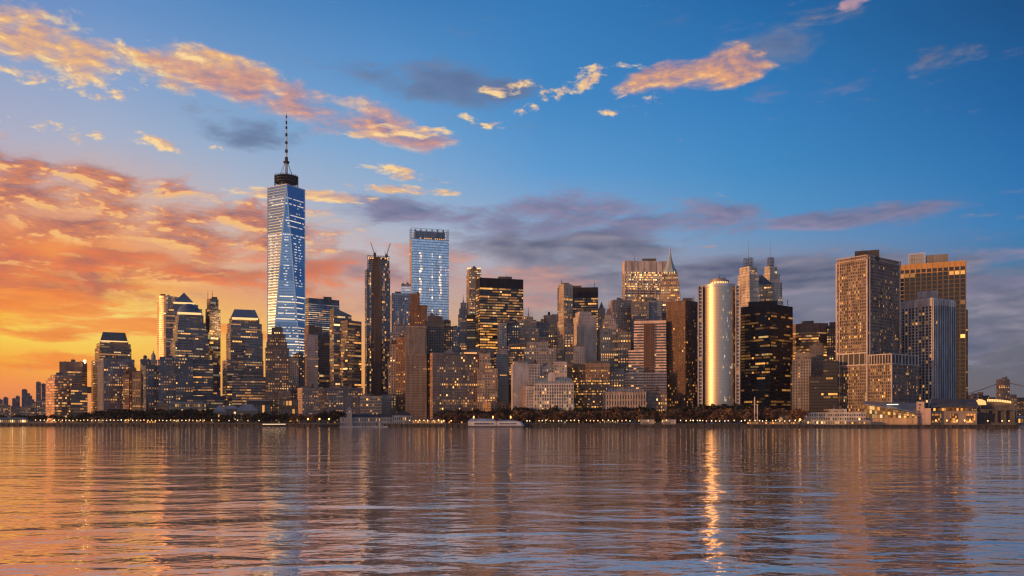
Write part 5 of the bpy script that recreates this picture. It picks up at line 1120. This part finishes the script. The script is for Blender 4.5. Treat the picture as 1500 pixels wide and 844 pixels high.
m.f.append((0, 1, 2, 3)); m.c.append((0, 0, 0, .5)); m.build('arched_roof', wall_mat((.07, .08, .10), .5, .2), r)
m = MB()
arcp = [(x0-1.1+3*i/k, -3+(D+4)*i/k, ze+(zt-ze)*math.sin(PI*(.08+.62*i/k))+.1) for i in range(k+1)]
for a, b2 in zip(arcp, arcp[1:]): m.tube(a, b2, .4, k=5)
m.build('roof_edge', wall_mat((.5, .42, .36), .5), r)
for px in (1371, 1387, 1402, 1413, 1421): lamp(px, 6, 'orange', 5., .9)
ALL.append((1363, 1431, fr.Y, 'arched roof terminal'))
fr = Frame(1460, shoreY(1460)+16); r = empty('maritime_building', 'dark colonnaded ferry building with a glowing gold rooftop hall', 'ferry building', fr)
x0, x1 = fr.x(1431), fr.x(1488.5); ze, zt = fr.z(598.5), fr.z(586); D = 24; m = MB(); m.box(x0, x0+(x1-x0)*.25, 0, D, -.2, ze); m.box(x0, x1, 4, D, -.2, ze-.02)
for q in (.26, .48, .70, .92): m.box(x0+(x1-x0)*q, x0+(x1-x0)*q+2, 0, 2, 0, ze-1.5)
m.box(x0-.3, x1+.3, -.4, 4.2, ze-2.2, ze+.2); m.box(x0, x1, -.5, 1., 0, 2.6)
m.build('colonnade', wall_mat((.085, .08, .085), .8), r)
m = MB(); m.box(x0+4, x1-1, 2, D-4, ze, ze+4)
for i in range(16): m.box(x0+5+(x1-x0-7)*i/15, x0+6+(x1-x0-7)*i/15, 1.6, 2.2, ze, ze+4.2)
m.build('upper_colonnade', wall_mat((.10, .095, .10), .8), r)
m = MB(); xa, xb = fr.x(1426), fr.x(1445); m.cyl((xa+xb)/2, 10, (xb-xa)/2, (xb-xa)*.42, fr.z(593), fr.z(587), 16); m.cyl((xa+xb)/2, 10, (xb-xa)*.42, 1, fr.z(587), fr.z(584.5), 16); m.build('glowing_dome', emit_mat((1., .55, .12), 1.1), r)
m = MB(); n = 15; xa, xb = fr.x(1446), fr.x(1482)
for i in range(n):
    z = fr.z(584.5+3.5*(i/n)**2); m.box(xa+(xb-xa)*i/n, xa+(xb-xa)*(i+.7)/n, 8, 9, z-2.6, z)
m.build('glowing_skylight', emit_mat((1., .6, .16), 1.3), r)
m = MB(); m.box(xa-1, xb+3, 8.8, 20, ze+3.5, fr.z(587.5)); m.build('rooftop_hall', wall_mat((.16, .13, .11), .7), r)
for px in (1447, 1468, 1478): lamp(px, 6, 'warm', 4.6, 1.2)
ALL.append((1431, 1488, fr.Y, 'maritime building'))
shed('corner_kiosk_hall', 'small pale-roofed lit hall at the right edge of the photo', 'hall', 1487, 1508, 60, 609, 611.5, (.24, .2, .17), (.4, .38, .36), D=10, bays=5, lit=.9, lk=2)
shed('low_boat_shed', 'low lit shed with a pale canopy left of the glass ferry terminal', 'shed', 1240, 1275, 4, 615.5, 617.5, (.28, .22, .19), (.42, .38, .36), D=6, bays=10, lit=.8, lk=1.6)
# bridge beyond
fr = Frame(1470, 2400); r = empty('suspension_bridge', 'far suspension bridge whose main cable dips toward the right edge of the photo', 'bridge', fr)
xt = fr.x(1469); zt = fr.z(559); zd = fr.z(590); xl, xr = fr.x(1412), fr.x(1560)
m = MB(); cab = []
for i in range(15):
    a = i/14; cab.append((xl+(xt-xl)*a, 0, fr.z(577)+(zt-fr.z(577))*a**1.25))
for i in range(1, 15):
    a = i/14; cab.append((xt+(xr-xt)*a, 0, zt+(fr.z(573)-zt)*math.sin(a*PI/2)))
for a, b2 in zip(cab, cab[1:]): m.tube(a, b2, 1.1, k=5)
m.build('main_cable', wall_mat((.10, .09, .10), .7), r)
m = MB()
for p in cab[::1]:
    if p[2] > zd: m.tube((p[0], 0, zd), p, .22, k=4)
m.build('hanger', wall_mat((.12, .11, .12), .7), r)
m = MB(); m.box(xl, xr, -6, 6, zd-3, zd); m.build('deck', wall_mat((.10, .09, .09), .7), r)
m = MB(); m.box(xt-7, xt-2.5, -6, 6, 0, zt+3); m.box(xt+2.5, xt+7, -6, 6, 0, zt+3); m.box(xt-7, xt+7, -5.5, 5.5, zt-6, zt+2); m.build('bridge_tower', wall_mat((.15, .13, .13), .8), r)
# ------------------------------------------------------------------ sky
def lin(h):
    h = h.lstrip('#'); o = []
    for i in (0, 2, 4):
        c = int(h[i:i+2], 16)/255; o.append(c/12.92 if c <= .04045 else ((c+.055)/1.055)**2.4)
    return (*o, 1)
def sky_dir(px, py):
    u = (px-CX)/F_PX; az = math.atan(u); w = (HY-py)/F_PX*math.cos(az); return math.degrees(az), math.degrees(math.atan(w))
wd = bpy.data.worlds.new('World'); bpy.context.scene.world = wd; wd.use_nodes = True
nt = wd.node_tree; N = nt.nodes; L = nt.links; bg = N['Background']
M_ = lambda op, a, b=None, c=None, cl=False: nmath(nt, op, a, b, c, cl)
tc = N.new('ShaderNodeTexCoord'); sx = N.new('ShaderNodeSeparateXYZ'); L.new(tc.outputs['Generated'], sx.inputs[0])
AZ = M_('MULTIPLY', M_('ARCTAN2', sx.outputs[0], sx.outputs[1]), 57.29578)
EL = M_('MULTIPLY', M_('ARCSINE', sx.outputs[2]), 57.29578)
def ramp(stops):
    r = N.new('ShaderNodeValToRGB'); r.color_ramp.interpolation = 'LINEAR'; cr = r.color_ramp
    stops = sorted(stops)
    cr.elements[0].position, cr.elements[0].color = stops[0][0], lin(stops[0][1]); cr.elements[1].position, cr.elements[1].color = stops[-1][0], lin(stops[-1][1])
    for p, c in stops[1:-1]:
        e = cr.elements.new(p); e.color = lin(c)
    L.new(M_('DIVIDE', EL, 40., None, True), r.inputs[0]); return r.outputs[0]
def mixc(f, a, b):
    n = N.new('ShaderNodeMix'); n.data_type = 'RGBA'
    for s, v in ((n.inputs['Factor'], f), (n.inputs['A'], a), (n.inputs['B'], b)):
        if isinstance(v, (int, float)): s.default_value = v
        elif isinstance(v, tuple): s.default_value = v
        else: L.new(v, s)
    return n.outputs['Result']
def mrange(v, a, b, c=0., d=1., smooth=False):
    n = N.new('ShaderNodeMapRange'); n.interpolation_type = 'SMOOTHSTEP' if smooth else 'LINEAR'; n.clamp = True; L.new(v, n.inputs[0])
    for i, q in enumerate((a, b, c, d)): n.inputs[i+1].default_value = q
    return n.outputs[0]
COLS = [(0, {0: '6c8fc4', 100: '93a6ca', 200: 'b0b2c8', 290: 'd8a088', 350: 'f38a4a', 410: 'fa883e', 455: 'fcb03a', 490: 'fdd652', 530: 'fba63c', 570: 'f38f52', 612: 'd07c5c'}),
        (150, {0: '6390c7', 100: '86a3cd', 200: 'a8b3cc', 290: 'dcb098', 360: 'f29a58', 420: 'fdb44a', 465: 'fee478', 510: 'fdcc54', 560: 'f9a04c', 612: 'd98a58'}),
        (350, {0: '4e87c0', 100: '6d99cb', 200: '8caccf', 280: 'b2b8ca', 350: 'd6b8a8', 430: 'e9a574', 480: 'f8c060', 530: 'f6ae52', 612: 'd89058'}),
        (560, {0: '3d7ebb', 100: '5893cb', 200: '72a5d4', 300: '9fb5d0', 370: 'c2bbc2', 430: 'd0a898', 490: 'e8a870', 550: 'eda056', 612: 'd09058'}),
        (800, {0: '2d78b8', 150: '3f88c5', 250: '5b9bd2', 330: '8aabd0', 400: 'a9a4b0', 450: 'b8a49c', 490: 'c4a488', 612: 'b08f7c'}),
        (1100, {0: '1766a6', 150: '2c7dbd', 250: '3d8bc5', 330: '5897c8', 370: '7d93b4', 410: '83859c', 500: '827e8a', 612: '7c726c'}),
        (1500, {0: '004c84', 150: '0a60a0', 250: '1b70b0', 330: '2c7bb6', 380: '4479a4', 425: '5c6e88', 480: '656a7c', 612: '69656b'})]
BACK = [(0, 'b4a49c'), (.08, 'b4b2bc'), (.25, 'a6bcd6'), (.6, '6a94be'), (1., '3a618e')]
SUNW = [(0, 'ff9c40'), (.10, 'ffac58'), (.28, 'f0a070'), (.55, 'b0a8b8'), (1., '6c90bc')]
SIDE = [(0, '6e6a74'), (.1, '6c7488'), (.3, '3f74a4'), (.6, '1b62a0'), (1., '0c4c86')]
az_ramps = [(-180, ramp(BACK)), (-128, ramp(SUNW)), (-80, ramp(SUNW))]
for px, d in COLS:
    st = [(sky_dir(px, py)[1]/40, c) for py, c in d.items()]
    az_ramps.append((sky_dir(px, 300)[0], ramp(st)))
az_ramps += [(75, ramp(SIDE)), (180, ramp(BACK))]
col = az_ramps[0][1]
for (a0, _), (a1, r1) in zip(az_ramps, az_ramps[1:]): col = mixc(mrange(AZ, a0, a1), col, r1)
col = mixc(mrange(EL, 32, 80, 0, 1, True), col, lin('1b3d69'))
# clouds: soft bodies of noise spread over chosen parts of the sky
P = N.new('ShaderNodeCombineXYZ'); L.new(AZ, P.inputs[0]); L.new(EL, P.inputs[1])
def blob(px, py, rx, ry, rot=0, amp=1.):
    a, e = sky_dir(px, py); mp = N.new('ShaderNodeMapping'); mp.vector_type = 'TEXTURE'
    k = 40/1250*1.4324   # degrees per picture unit
    mp.inputs['Location'].default_value = (a, e, 0); mp.inputs['Rotation'].default_value = (0, 0, math.radians(rot)); mp.inputs['Scale'].default_value = (rx*k, ry*k, 1)
    L.new(P.outputs[0], mp.inputs[0]); ln = N.new('ShaderNodeVectorMath'); ln.operation = 'LENGTH'; L.new(mp.outputs[0], ln.inputs[0])
    return mrange(ln.outputs['Value'], .25, 1.25, amp, 0., True)
def fbm(scale, aspect, seed, off=(0, 0), det=7, ro=.62, dist=.22):
    mp = N.new('ShaderNodeMapping'); mp.inputs['Location'].default_value = (seed+off[0]*scale, seed*.37+off[1]*scale*aspect, seed*1.7); mp.inputs['Scale'].default_value = (scale, scale*aspect, 1)
    mp.inputs['Rotation'].default_value = (0, 0, 0)
    L.new(P.outputs[0], mp.inputs[0]); t = N.new('ShaderNodeTexNoise'); t.inputs['Scale'].default_value = 1; t.inputs['Detail'].default_value = det; t.inputs['Roughness'].default_value = ro; t.inputs['Distortion'].default_value = dist
    L.new(mp.outputs[0], t.inputs['Vector']); return t.outputs['Fac']
def clouds(col, blobs, scale, aspect, seed, bright, dark, lo=.42, hi=.62, k=.36, alpha=1., relief=9., core=.6, det=7, ro=.63, off=(-.30, -.24), edge=None):
    m = None
    for b in blobs:
        v = blob(*b); m = v if m is None else M_('MAXIMUM', m, v)
    n = fbm(scale, aspect, seed, (0, 0), det, ro); n2 = fbm(scale, aspect, seed, off, max(2, det-3), ro)
    q = M_('ADD', n, M_('MULTIPLY', M_('SUBTRACT', m, 1.), k))
    d = mrange(q, lo, hi, 0, 1, True)
    thick = mrange(q, lo+(hi-lo)*.5, hi+.16, 0, core)
    litv = M_('ADD', .62, M_('MULTIPLY', M_('SUBTRACT', n, n2), relief)); litv = M_('SUBTRACT', litv, thick, None, True)
    c = mixc(litv, lin(dark), lin(bright))
    if edge: c = mixc(mrange(litv, .75, 1., 0, .8), c, lin(edge))
    return mixc(M_('MULTIPLY', d, alpha, None, True), col, c)
GOLD, PURP = 'ffc474', '8d7390'
# dull mauve and blue-grey streaks
col = clouds(col, [(615, 118, 170, 40, -4, 1.2), (370, 192, 130, 30, 0, 1.15), (730, 130, 100, 22, 0), (1110, 75, 120, 42, 10, 1.1)], .16, 2.6, 11, '7184a6', '53648a', .33, .58, .30, .8, 3, .3, det=4)
col = clouds(col, [(850, 322, 420, 46, -2, 1.1), (1230, 318, 260, 24, 3, 1.05), (640, 310, 220, 32, -3, 1.05), (1460, 418, 140, 26, 0), (1480, 375, 90, 14, 0)], .13, 3.4, 23, '948aa8', '59678b', .33, .55, .30, .92, 3.5, .3)
col = clouds(col, [(1150, 405, 420, 50, -2, 1.1), (860, 370, 260, 44, 0, 1.1), (1400, 480, 260, 60, 0), (1000, 460, 330, 50, 0, 1.1)], .15, 3.6, 31, '8e8a9c', '525c78', .31, .54, .30, .94, 4.5, .3, det=5)
col = clouds(col, [(720, 425, 260, 50, 0), (560, 385, 240, 40, 0, 1.1), (480, 440, 160, 36, 0)], .19, 3.2, 37, 'd29a8c', '947c88', .36, .60, .32, .85, 4, .3, det=5)
# the orange bank on the left
col = clouds(col, [(60, 290, 360, 90, -2), (330, 330, 260, 60, -4), (160, 340, 340, 70, 0), (60, 400, 330, 55, 0)], .27, 2.9, 47, 'ea8c58', '9c6668', .33, .57, .34, .92, 6, .45, edge='ffc97c')
col = clouds(col, [(400, 400, 300, 50, 0), (250, 395, 260, 36, 0), (40, 400, 260, 48, 0, 1.1)], .17, 3.4, 53, 'f07c48', 'b86c58', .36, .60, .34, .85, 4.5, .4, det=5)
col = clouds(col, [(60, 478, 230, 22, 0, 1.1), (30, 440, 240, 26, 0, 1.15), (250, 480, 190, 20, 0), (80, 530, 220, 18, 0)], .19, 5, 59, 'fb9440', 'ee7c3c', .36, .56, .34, .85, 4, .3, det=4)
# gold-lit bodies above
col = clouds(col, [(70, 62, 165, 50, -10, 1.1), (190, 88, 170, 34, -6), (330, 104, 150, 32, -10), (40, 45, 120, 36, -10)], .26, 2.3, 61, GOLD, 'b8949a', .33, .62, .36, .98, 4.5, .4, edge='ffe09a')
col = clouds(col, [(430, 146, 210, 40, -10), (530, 172, 170, 36, -12, 1.1), (320, 118, 130, 26, -8)], .20, 2.5, 67, 'eea880', '8e7694', .30, .60, .36, .97, 4.5, .45, edge='ffcb8c')
col = clouds(col, [(575, 193, 140, 22, 0), (600, 255, 170, 18, -2), (590, 278, 130, 12, -2), (420, 285, 200, 14, 0)], .26, 3.2, 71, 'ffcb88', 'c09c9c', .42, .56, .36, .95, 5, .35, edge='ffdca0')
col = clouds(col, [(110, 120, 170, 40, 0), (150, 200, 230, 24, 0), (60, 190, 110, 20, 0), (770, 135, 120, 30, 0), (760, 158, 70, 20, 0), (870, 120, 110, 36, 8), (900, 155, 110, 22, 5), (240, 80, 120, 36, 0), (700, 180, 100, 18, 0)], .46, 2.2, 73, 'ffd08c', 'c4a09c', .49, .62, .3, .95, 4.5, .3, edge='ffdca0')
col = clouds(col, [(1040, 100, 130, 38, 10, 1.15), (1070, 108, 90, 30, 8, 1.1), (950, 122, 90, 20, 14), (975, 98, 80, 18, 14)], .20, 2.3, 79, 'f8b070', '8b7a98', .35, .63, .42, 1., 4.5, .45, edge='ffcc80')
col = clouds(col, [(1252, 2, 40, 14, 8)], .3, 2, 83, 'd8a09a', '8a86a8', .40, .58, .36, .9, 4, .4, det=4)

nish = N.new('ShaderNodeTexSky'); nish.sky_type = 'NISHITA'; nish.sun_disc = False; nish.sun_elevation = math.radians(SUN_EL); nish.sun_rotation = math.radians(SUN_AZ); nish.dust_density = 2.5
ad = N.new('ShaderNodeMix'); ad.data_type = 'RGBA'; ad.blend_type = 'ADD'; ad.inputs['Factor'].default_value = NISH
L.new(col, ad.inputs['A']); L.new(nish.outputs[0], ad.inputs['B']); L.new(ad.outputs['Result'], bg.inputs['Color']); bg.inputs['Strength'].default_value = SKY
# ------------------------------------------------------------------ sun and camera
ld = bpy.data.lights.new('sun', 'SUN'); ld.energy = SUN_K; ld.angle = math.radians(1.2); ld.color = (1., .46, .15)
sun = bpy.data.objects.new('sun', ld); C.objects.link(sun)
a, e = math.radians(SUN_AZ), math.radians(SUN_EL); to = Vector((math.sin(a)*math.cos(e), math.cos(a)*math.cos(e), math.sin(e)))
sun.rotation_euler = (-to).to_track_quat('-Z', 'Y').to_euler(); sun.location = (-600, -200, 500)
if HAZE:
    hm, hnt, hb = new_mat('haze_air'); hnt.nodes.remove(hb); pv = hnt.nodes.new('ShaderNodeVolumePrincipled'); pv.inputs['Color'].default_value = (.86, .80, .82, 1); pv.inputs['Density'].default_value = HAZE; pv.inputs['Anisotropy'].default_value = .2
    hnt.links.new(pv.outputs[0], hnt.nodes['Material Output'].inputs['Volume'])
    m = MB(); m.box(-2600, 2400, -150, 2900, -4, 640); o = m.build('haze', hm); tag(o, kind='stuff')
cd = bpy.data.cameras.new('camera'); cam = bpy.data.objects.new('camera', cd); C.objects.link(cam); bpy.context.scene.camera = cam
cam.location = (0, 0, CAM_H); cam.rotation_euler = (PI/2, 0, 0); cd.sensor_width = 36; cd.lens = 36*F_PX/1500; cd.shift_y = (HY-422)/1500; cd.clip_start = 1; cd.clip_end = 80000
sc = bpy.context.scene
sc.view_settings.view_transform = 'Standard'; sc.view_settings.look = 'None'; sc.view_settings.exposure = EXPO; sc.view_settings.gamma = 1
sc.cycles.max_bounces = 5; sc.cycles.diffuse_bounces = 2; sc.cycles.glossy_bounces = 3; sc.cycles.transmission_bounces = 1
sc.cycles.sample_clamp_indirect = 4.; sc.cycles.sample_clamp_direct = 30.; sc.cycles.caustics_reflective = True; sc.cycles.blur_glossy = .3
sc.cycles.use_denoising = DENOISE; sc.cycles.filter_width = 1.3 if hasattr(sc.cycles, 'filter_width') else 1.5
sc.cycles.use_adaptive_sampling = False; sc.cycles.volume_bounces = 0
